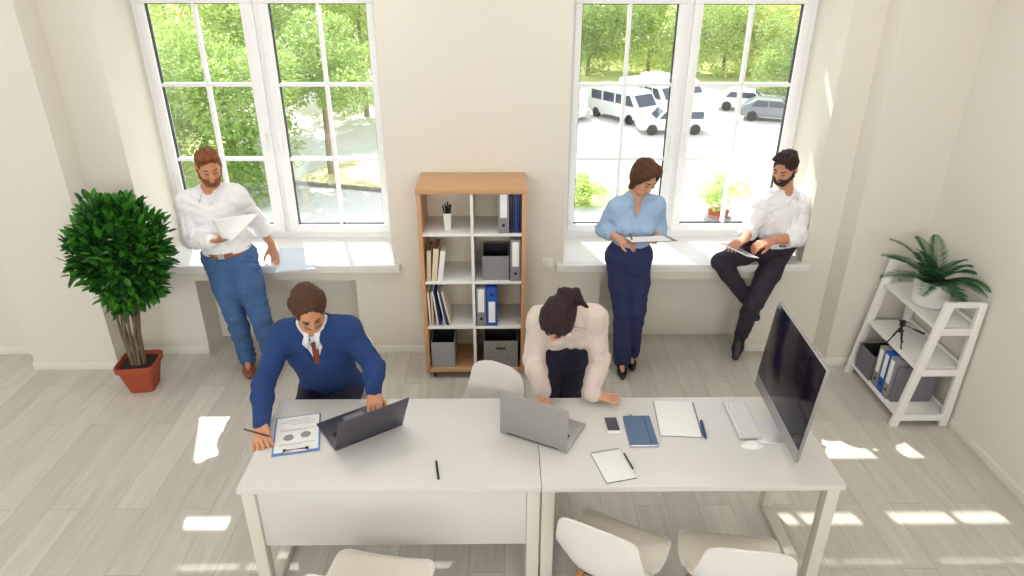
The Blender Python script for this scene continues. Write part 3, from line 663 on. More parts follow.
def crown(key, rx, rz, n, size, seed):
    if key in CR: return CR[key]
    r = random.Random(seed); bl = [(Vector((r.gauss(0, .5)*rx, r.gauss(0, .5)*rx, r.uniform(-.75, .75)*rz)), r.uniform(.35, .6)) for _ in range(16)]
    def smp(r_):
        c, q = r_.choice(bl); v = Vector((r_.gauss(0, 1), r_.gauss(0, 1), r_.gauss(0, 1))).normalized()
        return c+Vector((v.x*rx, v.y*rx, v.z*rz))*q*(.6+.4*r_.random()), v
    CR[key] = leaf_cloud(r, n, smp, size, aspect=.7, up=.1); return CR[key]
def tree(x, y, zc, rx, rz, m, label, cat='tree', group='trees outside', trunk=True, key=None, n=3000, size=.26, seed=1):
    x, y, zc, rx, rz = x*K, y*K, 2.9+(zc-2.9)*K, rx*K, rz*K
    t = thing('tree' if cat == 'tree' else 'shrub', label, cat, (x, y, G), 0, group)
    me = crown(key or (rx, rz), rx, rz, n, size, seed).copy(); f = link('foliage', me, m, t, 0); f.location = (0, 0, zc-G); f.rotation_euler = (0, 0, x*1.7)
    if trunk:
        q = MB(); q.tube([(0, 0, 0), (.04, 0, (zc-G)*.5), (-.02, .05, zc-G+rz*.4)], [.20, .15, .06], 10)
        for k in range(5):
            a = k*1.25; q.tube([(0, 0, (zc-G)*(.5+.08*k)), (math.cos(a)*rx*.5, math.sin(a)*rx*.5, zc-G+rz*(.1*k-.1))], [.08, .03], 6)
        q.build('trunk', M_trunk, t)
    return t
F = M_fol
A_ = 'trees outside the left window'; B_ = 'trees outside the right window'
tree(-8.6, 21.5, -1.6, 2.3, 2.6, F[1], 'leafy green tree filling the lower panes of the leftmost sash', group=A_, key='big', n=14000, size=.21)
tree(-12.2, 24.5, -.8, 3.0, 3.2, F[0], 'broad bright green tree behind the standing man, at the left end outside', group=A_, key='big2', n=16000, size=.22, seed=4)
tree(-10.6, 30.5, .6, 3.2, 3.4, F[1], 'tall green tree filling the upper middle of the leftmost sash', group=A_, key='big2')
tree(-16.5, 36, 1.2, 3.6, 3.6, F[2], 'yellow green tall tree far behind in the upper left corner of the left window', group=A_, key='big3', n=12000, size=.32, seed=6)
tree(-6.1, 23.7, -.15, 1.55, 1.35, F[1], 'young street tree with a pale trunk standing on the dry verge outside', group=A_, key='street', n=9000, size=.17, seed=8)
tree(-3.2, 29.5, -1.3, 1.7, 1.6, F[1], 'dark green round tree behind the verge at the right edge of the left window', group=A_, key='street')
tree(-6.6, 33.5, .3, 2.6, 3.2, F[0], 'green tree behind the street tree in the upper panes of the left window', group=A_, key='big')
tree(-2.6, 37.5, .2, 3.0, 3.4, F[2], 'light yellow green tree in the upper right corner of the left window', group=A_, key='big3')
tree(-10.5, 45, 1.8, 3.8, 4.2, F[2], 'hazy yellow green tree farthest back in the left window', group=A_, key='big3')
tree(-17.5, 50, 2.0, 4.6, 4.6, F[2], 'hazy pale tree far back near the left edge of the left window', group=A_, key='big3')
tree(1.3, 37.6, .1, 1.9, 1.8, F[1], 'tree hidden behind the pier between the windows, throwing shade on the car park', group=B_, key='street')
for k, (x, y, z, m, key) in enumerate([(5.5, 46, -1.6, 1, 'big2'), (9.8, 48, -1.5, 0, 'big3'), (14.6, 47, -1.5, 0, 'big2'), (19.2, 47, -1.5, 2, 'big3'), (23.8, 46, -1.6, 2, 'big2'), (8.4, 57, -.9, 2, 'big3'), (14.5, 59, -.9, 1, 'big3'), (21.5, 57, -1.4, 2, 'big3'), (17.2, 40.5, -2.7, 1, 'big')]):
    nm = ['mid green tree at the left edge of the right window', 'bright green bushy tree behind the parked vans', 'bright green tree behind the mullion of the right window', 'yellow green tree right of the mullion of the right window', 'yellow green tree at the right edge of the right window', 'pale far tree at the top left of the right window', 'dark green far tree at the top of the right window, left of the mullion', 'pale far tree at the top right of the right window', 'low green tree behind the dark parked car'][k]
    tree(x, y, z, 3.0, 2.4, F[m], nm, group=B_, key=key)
# potted shrub on the car park and a dark round bush
ps = thing('potted_shrub', 'round yellow green shrub in a terracotta pot standing outside the right window', 'plant', (6.15*K, 18.5*K, G))
MB().lathe([(.30, 0), (.42, .55), (.45, .6), (.38, .6)], (0, 0, 0), 24).build('pot', M_terra, ps); MB().lathe([(.55, 0), (.55, .16)], (0, 0, 0), 24).build('plinth', mat('plinth', (120, 120, 128), .8), ps)
bpy.data.objects[ps.children[0].name].location.z = .16
f_ = link('foliage', crown('bush', .70, .60, 3000, .10, 3), F[0], ps, 0); f_.location = (0, 0, 1.35)
bs = thing('bush', 'small dark round bush on the grass strip at the left edge of the right window', 'shrub', (2.45*K, 20.3*K, G+.04)); f_ = link('foliage', crown('bush', .70, .60, 3000, .10, 3), F[1], bs, 0); f_.location = (0, 0, .6)
# vehicles
M_cw = mat('car_white', (228, 228, 228), .3, coat=.5); M_cg = mat('car_grey', (120, 122, 128), .3, coat=.5); M_cglass = mat('car_glass', (60, 70, 84), .1); M_tyre = mat('tyre', (40, 40, 42), .8)
def vehicle(name, label, loc, rz, side, glass, W, m, wheels, group='parked vehicles'):
    t = thing(name, label, 'car' if name == 'car' else 'van', (loc[0]*K, loc[1]*K, G), rz, group)
    M = RX(PI/2)
    b = MB(); b.prism(side, -W/2, W/2, M, .06); b.build('body', m, t)
    for g in glass:
        for s in (-1, 1):
            MB().prism(g, s*(W/2)-.012, s*(W/2)+.012, M).build('side_window', M_cglass, t)
    # windscreen from the steepest front edge
    (xa, za), (xb, zb) = side[wheels[2]], side[wheels[2]+1]
    d = Vector((xb-xa, 0, zb-za)); nn = Vector((d.z, 0, -d.x)).normalized(); nn = nn if nn.x > 0 else -nn
    b = MB(); c = Vector(((xa+xb)/2, 0, (za+zb)/2)); ex, ey, ez = nn*.012, Vector((0, W*.42, 0)), d*.42
    V = [b.bm.verts.new(c+ex*i+ey*j+ez*k) for k in (-1, 1) for j in (-1, 1) for i in (-1, 1)]
    for f in ((0, 2, 3, 1), (4, 5, 7, 6), (0, 1, 5, 4), (2, 6, 7, 3), (0, 4, 6, 2), (1, 3, 7, 5)): b.bm.faces.new([V[i] for i in f])
    b.build('windscreen', M_cglass, t)
    for wx in wheels[:2]:
        for s in (-1, 1): MB().lathe([(.20, -.1), (.33, -.1), (.35, 0), (.33, .1), (.20, .1)], (0, 0, 0), 20, T(wx, s*(W/2-.08), .34) @ RX(PI/2)).build('wheel', M_tyre, t)
    MB().box((side[0][0]-.02, -W*.45, .35), (side[0][0]+.10, W*.45, .55), .03).build('bumper', M_dark, t)
    return t
van_side = [(-2.5, .35), (2.5, .35), (2.62, .9), (2.35, 1.15), (1.75, 1.95), (1.45, 2.1), (-2.4, 2.15), (-2.55, 1.2)]
van_gl = [[(-2.1, 1.25), (-1.1, 1.25), (-1.1, 1.85), (-2.1, 1.85)], [(-.95, 1.25), (.1, 1.25), (.1, 1.85), (-.95, 1.85)], [(.25, 1.25), (1.0, 1.25), (1.0, 1.85), (.25, 1.85)], [(1.12, 1.2), (1.95, 1.2), (1.55, 1.85), (1.12, 1.85)]]
car_side = [(-2.1, .3), (2.1, .3), (2.15, .7), (1.05, .92), (.45, 1.42), (-1.2, 1.45), (-1.95, .98), (-2.15, .8)]
car_gl = [[(-1.5, .98), (-.45, .98), (-.45, 1.36), (-1.15, 1.36)], [(-.35, .98), (.85, .98), (.42, 1.36), (-.35, 1.36)]]
vehicle('van', 'white passenger van parked with windows along its side, leftmost of the vans', (5.65, 32.8), -.95, van_side, van_gl, 1.9, M_cw, (-1.6, 1.6, 3))
vehicle('van', 'white van in the middle of the parked row of vans', (7.35, 34.7), -1.0, van_side, van_gl, 1.9, M_cw, (-1.6, 1.6, 3))
vehicle('van', 'white van parked farthest right, beside the window mullion', (8.7, 36.2), -1.0, van_side, van_gl, 1.9, M_cw, (-1.6, 1.6, 3))
est = [(-2.2, .3), (2.1, .3), (2.15, .72), (1.15, .95), (.65, 1.5), (-2.0, 1.52), (-2.2, .9)]
vehicle('car', 'white estate car seen side on in front of the vans', (7.35, 30.1), PI+.03, est, [[(-1.8, 1.0), (-.9, 1.0), (-.9, 1.42), (-1.8, 1.42)], [(-.8, 1.0), (0, 1.0), (0, 1.42), (-.8, 1.42)], [(.1, 1.0), (.95, 1.0), (.6, 1.42), (.1, 1.42)]], 1.75, M_cw, (-1.35, 1.35, 3))
vehicle('car', 'white car half hidden behind the left edge of the right window', (2.6, 33.2), -.6, car_side, car_gl, 1.75, M_cw, (-1.35, 1.35, 3))
vehicle('car', 'dark grey car parked under the trees right of the mullion', (12.8, 32.6), -.35, car_side, car_gl, 1.75, M_cg, (-1.35, 1.35, 3))
vehicle('car', 'pale grey car behind the dark one right of the mullion', (12.3, 35.0), -.35, car_side, car_gl, 1.75, M_cw, (-1.35, 1.35, 3))
vehicle('car', 'tiny white car far away at the top right of the right window', (34.5, 104), -.2, est, [], 1.75, M_cw, (-1.35, 1.35, 3))
vehicle('car', 'tiny blue car far away at the top centre of the right window', (29.5, 98), .3, car_side, car_gl, 1.75, mat('car_blue', (110, 140, 180), .3), (-1.35, 1.35, 3))
# ------------------------------------------------------------------ papers on the sill
sheet('paper_sheet', 'pale blue dotted paper sheet hanging over the edge of the left window sill', 'paper', [(-1.80, 5.12, .7945), (-1.60, 5.12, .7945), (-1.40, 4.70, .7965), (-1.70, 4.64, .7965)], M_dots, .0)
# ------------------------------------------------------------------ people: implicit surfaces meshed with surface nets
V3 = lambda *a: np.array(a, float)
def nrm(v): v = np.array(v, float); return v/np.linalg.norm(v)
class Field:
    def __init__(s, lo, hi, h):
        s.h = h; s.lo = np.array(lo, float); s.hi = np.array(hi, float); s.n = np.ceil((np.array(hi)-s.lo)/h).astype(int)+1
        s.f = np.full(s.n, .5, np.float32)
        s.ax = [(s.lo[i]+h*np.arange(s.n[i])).astype(np.float32) for i in range(3)]
    def region(s, lo, hi):
        a = np.clip(np.floor((np.array(lo)-s.lo)/s.h).astype(int), 0, s.n); b = np.clip(np.ceil((np.array(hi)-s.lo)/s.h).astype(int)+1, 0, s.n)
        sl = tuple(slice(a[i], b[i]) for i in range(3))
        return sl, s.ax[0][sl[0]][:, None, None], s.ax[1][sl[1]][None, :, None], s.ax[2][sl[2]][None, None, :]
    def comb(s, sl, d, k, op):
        g = s.f[sl]
        if g.size == 0: return
        if op == 'sub': d = -d; h = np.maximum(k-np.abs(g-d), 0)/max(k, 1e-6); s.f[sl] = np.maximum(g, d)+h*h*k*.25
        else: h = np.maximum(k-np.abs(g-d), 0)/max(k, 1e-6); s.f[sl] = np.minimum(g, d)-h*h*k*.25
    def cap(s, a, b, ra, rb, k=.02, op='add', flat=None):
        """tapered capsule; flat=(axis, factor) squeezes it along a direction"""
        a, b = V3(*a), V3(*b); m = max(ra, rb)*1.2+k+.02
        sl, X, Y, Z = s.region(np.minimum(a, b)-m, np.maximum(a, b)+m)
        px, py, pz = X-a[0], Y-a[1], Z-a[2]; ab = b-a; L2 = max(ab@ab, 1e-9)
        t = np.clip((px*ab[0]+py*ab[1]+pz*ab[2])/L2, 0, 1)
        qx, qy, qz = px-t*ab[0], py-t*ab[1], pz-t*ab[2]
        if flat is not None:
            ax, fac = nrm(flat[0]), flat[1]; dt = (qx*ax[0]+qy*ax[1]+qz*ax[2])*(1/fac-1)
            qx, qy, qz = qx+ax[0]*dt, qy+ax[1]*dt, qz+ax[2]*dt
            d = (np.sqrt(qx*qx+qy*qy+qz*qz)-(ra+(rb-ra)*t))*(.5+.5*fac)
        else: d = np.sqrt(qx*qx+qy*qy+qz*qz)-(ra+(rb-ra)*t)
        s.comb(sl, d, k, op)
    def ell(s, c, r, R=None, k=.02, op='add'):
        c, r = V3(*c), V3(*r); m = r.max()+k+.02; sl, X, Y, Z = s.region(c-m, c+m); R = np.eye(3) if R is None else R   # R rows are the local axes
        px, py, pz = X-c[0], Y-c[1], Z-c[2]
        q = [(px*R[i][0]+py*R[i][1]+pz*R[i][2]) for i in range(3)]
        k0 = np.sqrt(sum((q[i]/r[i])**2 for i in range(3))); k1 = np.sqrt(sum((q[i]/r[i]**2)**2 for i in range(3)))+1e-9
        s.comb(sl, k0*(k0-1)/k1, k, op)
    def cut(s, p, n, k=.004):
        """remove the side n points to"""
        n = nrm(n); p = V3(*p); X, Y, Z = s.ax[0][:, None, None], s.ax[1][None, :, None], s.ax[2][None, None, :]
        d = (X-p[0])*n[0]+(Y-p[1])*n[1]+(Z-p[2])*n[2]; g = s.f; h = np.maximum(k-np.abs(g-d), 0)/k; s.f = np.maximum(g, d)+h*h*k*.25
    def noise(s, amp, freq, seed=0, band=.05):
        r = np.random.RandomState(seed); X, Y, Z = s.ax[0][:, None, None], s.ax[1][None, :, None], s.ax[2][None, None, :]; w_ = 0
        for i in range(6):
            d = nrm(r.randn(3)); f = freq*(.6+.9*r.rand()); e = nrm(r.randn(3))*f*.4
            w_ = w_+np.sin((X*d[0]+Y*d[1]+Z*d[2])*f+r.rand()*6+1.3*np.sin(X*e[0]+Y*e[1]+Z*e[2]))
        s.f = s.f+(amp/3)*w_.astype(np.float32)
    def folds(s, amp, freq, seed=0, along=None):
        """creases: sharp valleys between soft rolls, running mostly across `along`"""
        r = np.random.RandomState(seed); X, Y, Z = s.ax[0][:, None, None], s.ax[1][None, :, None], s.ax[2][None, None, :]; w_ = 0
        for i in range(3):
            d = r.randn(3); d = nrm(d) if along is None else nrm(nrm(along)+.55*nrm(d)); f = freq*(.6+.8*r.rand()); e = nrm(r.randn(3))*f*.35
            msk = .5+.5*np.sin(X*e[1]*.5+Y*e[2]*.5+Z*e[0]*.6+i*2)
            w_ = w_+msk*(np.abs(np.sin((X*d[0]+Y*d[1]+Z*d[2])*f*.5+1.6*np.sin(X*e[0]+Y*e[1]+Z*e[2])))**.7-.6)
        s.f = s.f-(amp*.6)*w_.astype(np.float32)
    def surf(s, p, d, out=.25):
        """last inside point along d starting at p, in metres"""
        p, d = V3(*p), nrm(d); last = p
        for k in range(int(out/.002)):
            q = p+d*k*.002; i = np.round((q-s.lo)/s.h).astype(int)
            if (i < 0).any() or (i >= s.n).any(): break
            if s.f[tuple(i)] < 0: last = q
            elif k > 20: break
        return last
    def mesh(s, name):
        f = s.f; n = f.shape; ins = f < 0
        c = np.zeros(tuple(k-1 for k in n), np.int8)
        offs = [(i, j, k) for i in (0, 1) for j in (0, 1) for k in (0, 1)]
        for i, j, k in offs: c += ins[i:n[0]-1+i, j:n[1]-1+j, k:n[2]-1+k]
        idx = np.argwhere((c > 0) & (c < 8)); vid = np.full(c.shape, -1, np.int32); vid[tuple(idx.T)] = np.arange(len(idx))
        vals = np.stack([f[idx[:, 0]+i, idx[:, 1]+j, idx[:, 2]+k] for i, j, k in offs], 1)
        P = np.zeros((len(idx), 3)); W_ = np.zeros(len(idx))
        for a in range(8):
            for b in range(a+1, 8):
                df = [offs[b][q]-offs[a][q] for q in range(3)]
                if sum(abs(q) for q in df) != 1: continue
                va, vb = vals[:, a], vals[:, b]; m = (va < 0) != (vb < 0)
                t = np.where(m, va/np.where(m, va-vb, 1), 0)
                for q in range(3): P[:, q] += m*(offs[a][q]+t*df[q])
                W_ += m
        P = (P/W_[:, None]+idx)*s.h+s.lo; F_ = []
        for ax in range(3):
            a = [slice(None)]*3; b = [slice(None)]*3; a[ax] = slice(0, -1); b[ax] = slice(1, None)
            e = np.argwhere(ins[tuple(a)] != ins[tuple(b)]); o1, o2 = (ax+1) % 3, (ax+2) % 3
            e = e[(e[:, o1] > 0) & (e[:, o2] > 0) & (e[:, o1] < n[o1]-1) & (e[:, o2] < n[o2]-1)]
            def cell(d1, d2): q = e.copy(); q[:, o1] -= d1; q[:, o2] -= d2; return vid[tuple(q.T)]
            q = np.stack([cell(0, 0), cell(1, 0), cell(1, 1), cell(0, 1)], 1)
            fl = ins[tuple(e.T)]; q[~fl] = q[~fl][:, ::-1]; F_.append(q)
        F_ = np.concatenate(F_); F_ = F_[(F_ >= 0).all(1)]
        # two light smoothing passes
        E_ = np.concatenate([F_[:, [0, 1]], F_[:, [1, 2]], F_[:, [2, 3]], F_[:, [3, 0]]])
        for it in range(2):
            acc = np.zeros_like(P); cnt = np.zeros(len(P))
            for u, v in ((0, 1), (1, 0)): 
                for q in range(3): acc[:, q] += np.bincount(E_[:, u], P[E_[:, v], q], len(P))
                cnt += np.bincount(E_[:, u], minlength=len(P))
            P = P*.55+.45*acc/np.maximum(cnt, 1)[:, None]
        me = bpy.data.meshes.new(name); me.vertices.add(len(P)); me.vertices.foreach_set('co', P.astype(np.float32).ravel())
        me.loops.add(F_.size); me.loops.foreach_set('vertex_index', F_.astype(np.int32).ravel()); me.polygons.add(len(F_)); me.polygons.foreach_set('loop_start', np.arange(0, F_.size, 4, dtype=np.int32))
        try: me.polygons.foreach_set('loop_total', np.full(len(F_), 4, np.int32))
        except Exception: pass
        me.update(calc_edges=True); me.validate(); return me

def frame(z, x):
    z = nrm(z); x = np.array(x, float); x = nrm(x-z*(x@z)); y = np.cross(z, x); return np.array([x, y, z])
def lerp(a, b, t): return a+(b-a)*t

class Person:
    """J: joints in world metres.  x axis of the torso runs from the right to the left shoulder; front = cross(z, x)*-1"""
    def __init__(s, name, label, J, sc=1.0, female=False, head_f=(0, -1, 0), head_u=(0, 0, 1), skin=(214, 160, 130), h=.005, belly=1.0):
        s.J = {k: V3(*v) for k, v in J.items()}; s.female = female; s.sc = sc; s.name = name
        j = s.J; s.skin = mat('skin_%02x%02x%02x' % skin, skin, .5, sss=.08, noise=.05, nscale=30)
        s.pel = (j['hipR']+j['hipL'])/2; s.shm = (j['shR']+j['shL'])/2
        s.hx = nrm(j['hipL']-j['hipR']); s.sx = nrm(j['shL']-j['shR']); s.up = nrm(s.shm-s.pel)
        s.Rp = frame(s.up, s.hx); s.Rc = frame(s.up, s.sx)      # rows x, y(back), z
        s.hf = nrm(head_f); u = np.array(head_u, float); u = nrm(u-s.hf*(u@s.hf)); s.hu = u; s.hr = np.cross(s.hf, u)
        pts = np.array(list(s.J.values())); s.lo = pts.min(0)-.2; s.hi = pts.max(0)+.2
        s.hc = j['head']; s.h = h; s.belly = belly
        s.label = label
    def hp(s, x, y, z): return s.hc+(s.hr*x+s.hf*y+s.hu*z)*s.sc
    def HR(s): return np.array([s.hr, s.hf, s.hu])
    def torso(s, F, t=0, low=True, shoulders=True, kk=.05):
        sc, fm = s.sc, s.female; S = s.shm-s.pel; Rp, Rc = s.Rp, s.Rc; y = -s.Rc[1]   # y points to the front
        L = np.linalg.norm(S)
        if low: F.ell(s.pel+s.up*.02, (.168*sc+t, (.118 if not fm else .122)*sc*s.belly+t, .13*sc+t), Rp, kk)
        F.ell(lerp(s.pel, s.shm, .36), ((.142 if not fm else .118)*sc+t, (.105 if not fm else .092)*sc*s.belly+t, .15*sc+t), Rp, kk)
        F.ell(lerp(s.pel, s.shm, .68), ((.165 if not fm else .140)*sc+t, (.115 if not fm else .102)*sc+t, .17*sc+t), Rc, kk)
        if fm:
            for q in (-1, 1): F.ell(lerp(s.pel, s.shm, .66)+s.Rc[0]*q*.068*sc+y*.075*sc, (.058*sc+t, .055*sc+t, .06*sc+t), Rc, .04)
        if shoulders:
            a, b = s.J['shR'], s.J['shL']; F.cap(lerp(a, b, .04)-s.up*.015, lerp(a, b, .96)-s.up*.015, .062*sc*(.88 if fm else 1)+t, .062*sc*(.88 if fm else 1)+t, .05)
            F.cap(lerp(a, s.J['neck'], .35)+s.up*.005, s.J['neck'], .045*sc+t*.6, .055*sc+t*.3, .04); F.cap(lerp(b, s.J['neck'], .35)+s.up*.005, s.J['neck'], .045*sc+t*.6, .055*sc+t*.3, .04)
    def arm(s, F, side, t=0, end=1.0, tail=None):
        j = s.J; sh, el, wr = j['sh'+side], j['el'+side], j['wr'+side]; q = s.sc*(.86 if s.female else 1)
        F.cap(sh, el, .057*q+t, .043*q+t, .04)
        e = lerp(el, wr, min(end, .98)); m = lerp(el, wr, min(.35, end*.6))
        F.cap(el, m, .044*q+t, .044*q+t, .02); F.cap(m, e, .044*q+t, (.044+(.028-.044)*end)*q+t, .02)
    def leg(s, F, side, t=0, end=1.0, flare=0, taper=1.0):
        j = s.J; a, b, c = j['hip'+side], j['knee'+side], j['ankle'+side]; q = s.sc
        F.cap(a, lerp(a, b, .5), .092*q+t, .082*q+t, .04); F.cap(lerp(a, b, .5), b, .082*q*taper+t, .060*q*taper+t, .03)
        m = lerp(b, c, .3); bk = s.Rp[1]*.012
        F.cap(b, m+bk, .058*q*taper+t, .057*q*taper+t, .02); F.cap(m+bk, lerp(b, c, end), .057*q*taper+t, (.036*q)*taper+t+flare, .02)
    def hand(s, F, side, fdir, palm, curl=(.35, .35, .4, .45), spread=.06, thumb=.7, curlT=.25, sc=None):
        wr = s.J['wr'+side]; f = nrm(fdir); n = nrm(np.array(palm, float)-f*(np.array(palm, float)@f)); sgn = 1 if side == 'R' else -1
        d = np.cross(n, f)*sgn      # towards the thumb
        q = (sc or s.sc)*(.90 if s.female else 1)
        P = lambda a, b, c: wr+(f*a+d*b+n*c)*q
        F.cap(s.J['el'+side]*.06+wr*.94, P(.01, 0, 0), .029*q, .026*q, .015, flat=(n, .75))
        for o in (-.030, -.010, .010, .029): F.cap(P(.01, o*.5, 0), P(.088, o, 0), .017*q, .0145*q, .012, flat=(n, .8))
        F.cap(P(.02, .02, .006), P(.06, .030, .008), .017*q, .014*q, .015)
        fl = [(.036, .022, .018), (.042, .027, .020), (.046, .029, .021), (.041, .026, .020)]
        for i, o in enumerate((-.031, -.0105, .0105, .031)):
            p = P(.092, o, 0); a = 0; c = curl[i]; dirp = f+d*(o/.031)*spread
            dirp = nrm(dirp); L_ = fl[i]
            for k, l in enumerate(L_):
                a += c*(.7, 1.0, .8)[k]; dd = dirp*math.cos(a)+n*math.sin(a); e = p+dd*l*q
                r = (.0098, .0088, .0078, .007)[k]*q; r2 = (.0088, .0078, .0068)[k]*q
                F.cap(p, e, r, r2, .003); p = e
        p = P(.03, .030, .008); td = nrm(f*(1-thumb*.45)+d*thumb+n*.25); a = 0
        for k, l in enumerate((.040, .032, .026)):
            dd = nrm(td*math.cos(a)+nrm(f-d*.3+n*.3)*math.sin(a)); e = p+dd*l*q; F.cap(p, e, (.0135, .011, .0098)[k]*q, (.011, .0098, .008)[k]*q, .006); p = e; a += curlT
        s.grip = P(.10, .01, .02)
        return P
    def head(s, F, jaw=1.0):
        R = s.HR(); sc = s.sc; fm = .93 if s.female else 1
        F.ell(s.hp(0, -.012, .035), V3(.076*fm, .096, .086)*sc, R, .02)
        F.ell(s.hp(0, .028, -.022), V3(.063*fm, .066, .088)*sc, R, .03)
        F.ell(s.hp(0, .052, -.082), V3(.036*fm*jaw, .034, .030)*sc, R, .03)
        for q in (-1, 1):
            F.cap(s.hp(q*.052*fm*jaw, .0, -.055), s.hp(q*.022, .058, -.092), .016*sc, .014*sc, .025)
            F.ell(s.hp(q*.030, .096, .008), V3(.017, .012, .011)*sc, R, .012, 'sub')
            F.ell(s.hp(q*.030, .078, .004), V3(.014, .014, .012)*sc, R, .005)
            F.ell(s.hp(q*.040, .070, -.022), V3(.020, .020, .018)*sc, R, .015)
            F.cap(s.hp(q*.012, .092, .024), s.hp(q*.045, .078, .024), .007*sc, .006*sc, .010)
            F.ell(s.hp(q*.079*fm, -.008, -.008), V3(.009, .019, .031)*sc, R, .004)
        F.cap(s.hp(0, .090, .012), s.hp(0, .112, -.024), .008*sc, .0115*sc, .010)
        for q in (-1, 1): F.ell(s.hp(q*.012, .100, -.028), V3(.008, .009, .007)*sc, R, .005)
        F.ell(s.hp(0, .088, -.055), V3(.024, .012, .007)*sc, R, .006); F.ell(s.hp(0, .086, -.066), V3(.020, .011, .007)*sc, R, .006)
        F.cap(s.hp(0, -.02, -.05), s.J['neck']-s.up*.02, (.054 if not s.female else .046)*sc, (.060 if not s.female else .050)*sc, .03)
    def body(s, hands, jaw=1.0):
        F = Field(s.lo, s.hi, s.h)
        s.torso(F, -.004)
        for q in 'RL': s.arm(F, q, -.002); s.leg(F, q, -.004)
        for q in 'RL':   # feet
            a, to = s.J['ankle'+q], s.J['toe'+q]; F.cap(a, lerp(a, to, .2), .034*s.sc, .028*s.sc, .02); F.cap(lerp(a, to, .15), to-(to-a)*.1, .026*s.sc, .015*s.sc, .01)
        s.head(F, jaw); s.P = {}
        for q in 'RL': s.P[q] = s.hand(F, q, **hands[q])
        me = F.mesh(s.name); s.root = link(s.name, me, s.skin, None, 180); tag(s.root, s.label, 'person')
        return s.root
    def part(s, name, F, m, label=None):
        o = link(name, F.mesh(name), m, s.root, 180)
        if label: o['label'] = label
        return o
    def face(s, brow=(90, 60, 40), lips=(178, 104, 92), eyes=True):
        Mb = mat('brow_%02x%02x%02x' % brow, brow, .8); Ml = mat('lips_%02x' % lips[0], lips, .5); Me = mat('eye_lash', (50, 36, 32), .6); sc = s.sc
        for q in (-1, 1):
            pts = [s.hp(q*x, y, z) for x, y, z in ((.014, .1005, .029), (.030, .097, .034), (.048, .083, .029))]
            MB().tube(pts, [.0035*sc, .0040*sc, .002*sc], 8).build('eyebrow', Mb, s.root)
            pts = [s.hp(q*x, y, z) for x, y, z in ((.017, .0905, .003), (.030, .0945, .0005), (.043, .0865, .003))]
            MB().tube(pts, [.0016*sc, .0028*sc, .0016*sc], 8).build('eye', Me, s.root)
        MB().tube([s.hp(x, y, z) for x, y, z in ((-.022, .091, -.060), (-.010, .0995, -.0585), (0, .1005, -.060), (.010, .0995, -.0585), (.022, .091, -.060))], [.001, .0035*sc, .004*sc, .0035*sc, .001], 8).build('mouth', Ml, s.root)
    def hair(s, rgb, th=.012, extra=None, low=-.06, line=.0, side=.0, ears=True, amp=.003, freq=170, bulk=(0, 0, 0), name='hair', lab=None):
        c = s.hc; F = Field(c-.28, c+.28, .004); R = s.HR(); fm = .93 if s.female else 1; q = s.sc
        F.ell(s.hp(0, -.014, .038), (V3(.076*fm, .097, .086)+th+V3(*bulk))*q, R, .02)
        F.ell(s.hp(0, -.035, -.02), (V3(.066*fm, .066, .075)+th)*q, R, .02)
        if extra: extra(F)
        F.ell(s.hp(0, .115, -.010+line), V3(.072*fm, .084, .098)*q, R, .006, 'sub')       # the face stays free
        for g in (-1, 1):
            if ears: F.ell(s.hp(g*.088, .002, -.022), V3(.030, .030+side, .036)*q, R, .005, 'sub')
        F.cut(s.hp(0, 0, low), -s.hu+s.hf*.25, .008)
        # combed strands: ripples that run from the forehead to the back
        X, Y, Z = F.ax[0][:, None, None]-c[0], F.ax[1][None, :, None]-c[1], F.ax[2][None, None, :]-c[2]
        u = X*s.hr[0]+Y*s.hr[1]+Z*s.hr[2]; w_ = X*s.hf[0]+Y*s.hf[1]+Z*s.hf[2]
        F.f = F.f+(amp*.6*np.sin(u*freq*1.5+np.sin(w_*30)*1.5)+amp*.5*np.sin(u*freq*.7+w_*45)).astype(np.float32)
        F.noise(amp*.9, 70, 3)
        m = mat('hair_%02x%02x%02x' % rgb, rgb, .6, spec=.25, noise=.45, nscale=60, bump=.4, bscale=260)
        return s.part(name, F, m, lab)
    def beard(s, rgb, th=.007):
        c = s.hc; F = Field(c-.2, c+.2, .0045); R = s.HR(); q = s.sc
        F.ell(s.hp(0, .028, -.022), (V3(.063, .066, .088)+th)*q, R, .03); F.ell(s.hp(0, .054, -.086), (V3(.038, .034, .032)+th)*q, R, .03)
        for g in (-1, 1): F.cap(s.hp(g*.056, .0, -.05), s.hp(g*.022, .06, -.094), (.018+th)*q, (.016+th)*q, .02)
        F.cut(s.hp(0, .06, -.040), s.hu+s.hf*.12, .006)              # below the cheek line
        F.cut(s.hp(0, -.004, -.05), -s.hf, .006)
        F.ell(s.hp(0, .112, -.061), V3(.020, .024, .008)*q, R, .005, 'sub')
        for g in (-1, 1): F.cap(s.hp(g*.071, .012, .0), s.hp(g*.060, .022, -.055), .009*q, .014*q, .01)
        F.noise(.002, 220, 5)
        return s.part('beard', F, mat('beard_%02x%02x%02x' % rgb, rgb, .8, noise=.4, nscale=90, bump=.5, bscale=300))
    def top(s, name, m, t=.014, hem=-.02, sleeve=(1.0, 1.0), vneck=.07, amp=.004, collar=None, low=True, vr=.030, neckr=.004, buttons=None, freq=34, loose=0):
        F = Field(s.lo, s.hi, .006); y = -s.Rc[1]; s.torso(F, t+loose, low)
        for q, e in zip('RL', sleeve):
            s.arm(F, q, t, e)
            el, wr = s.J['el'+q], s.J['wr'+q]; d = nrm(wr-el)
            if e < 1: F.cap(lerp(el, wr, max(e-.14, .02)), lerp(el, wr, e), (.052 if not s.female else .047)*s.sc+t*.6, (.048 if not s.female else .043)*s.sc+t*.6, .006)   # rolled cuff
            else: F.cap(lerp(el, wr, .86), lerp(el, wr, .97), (.033*s.sc)+t*.6, (.032*s.sc)+t*.6, .005)
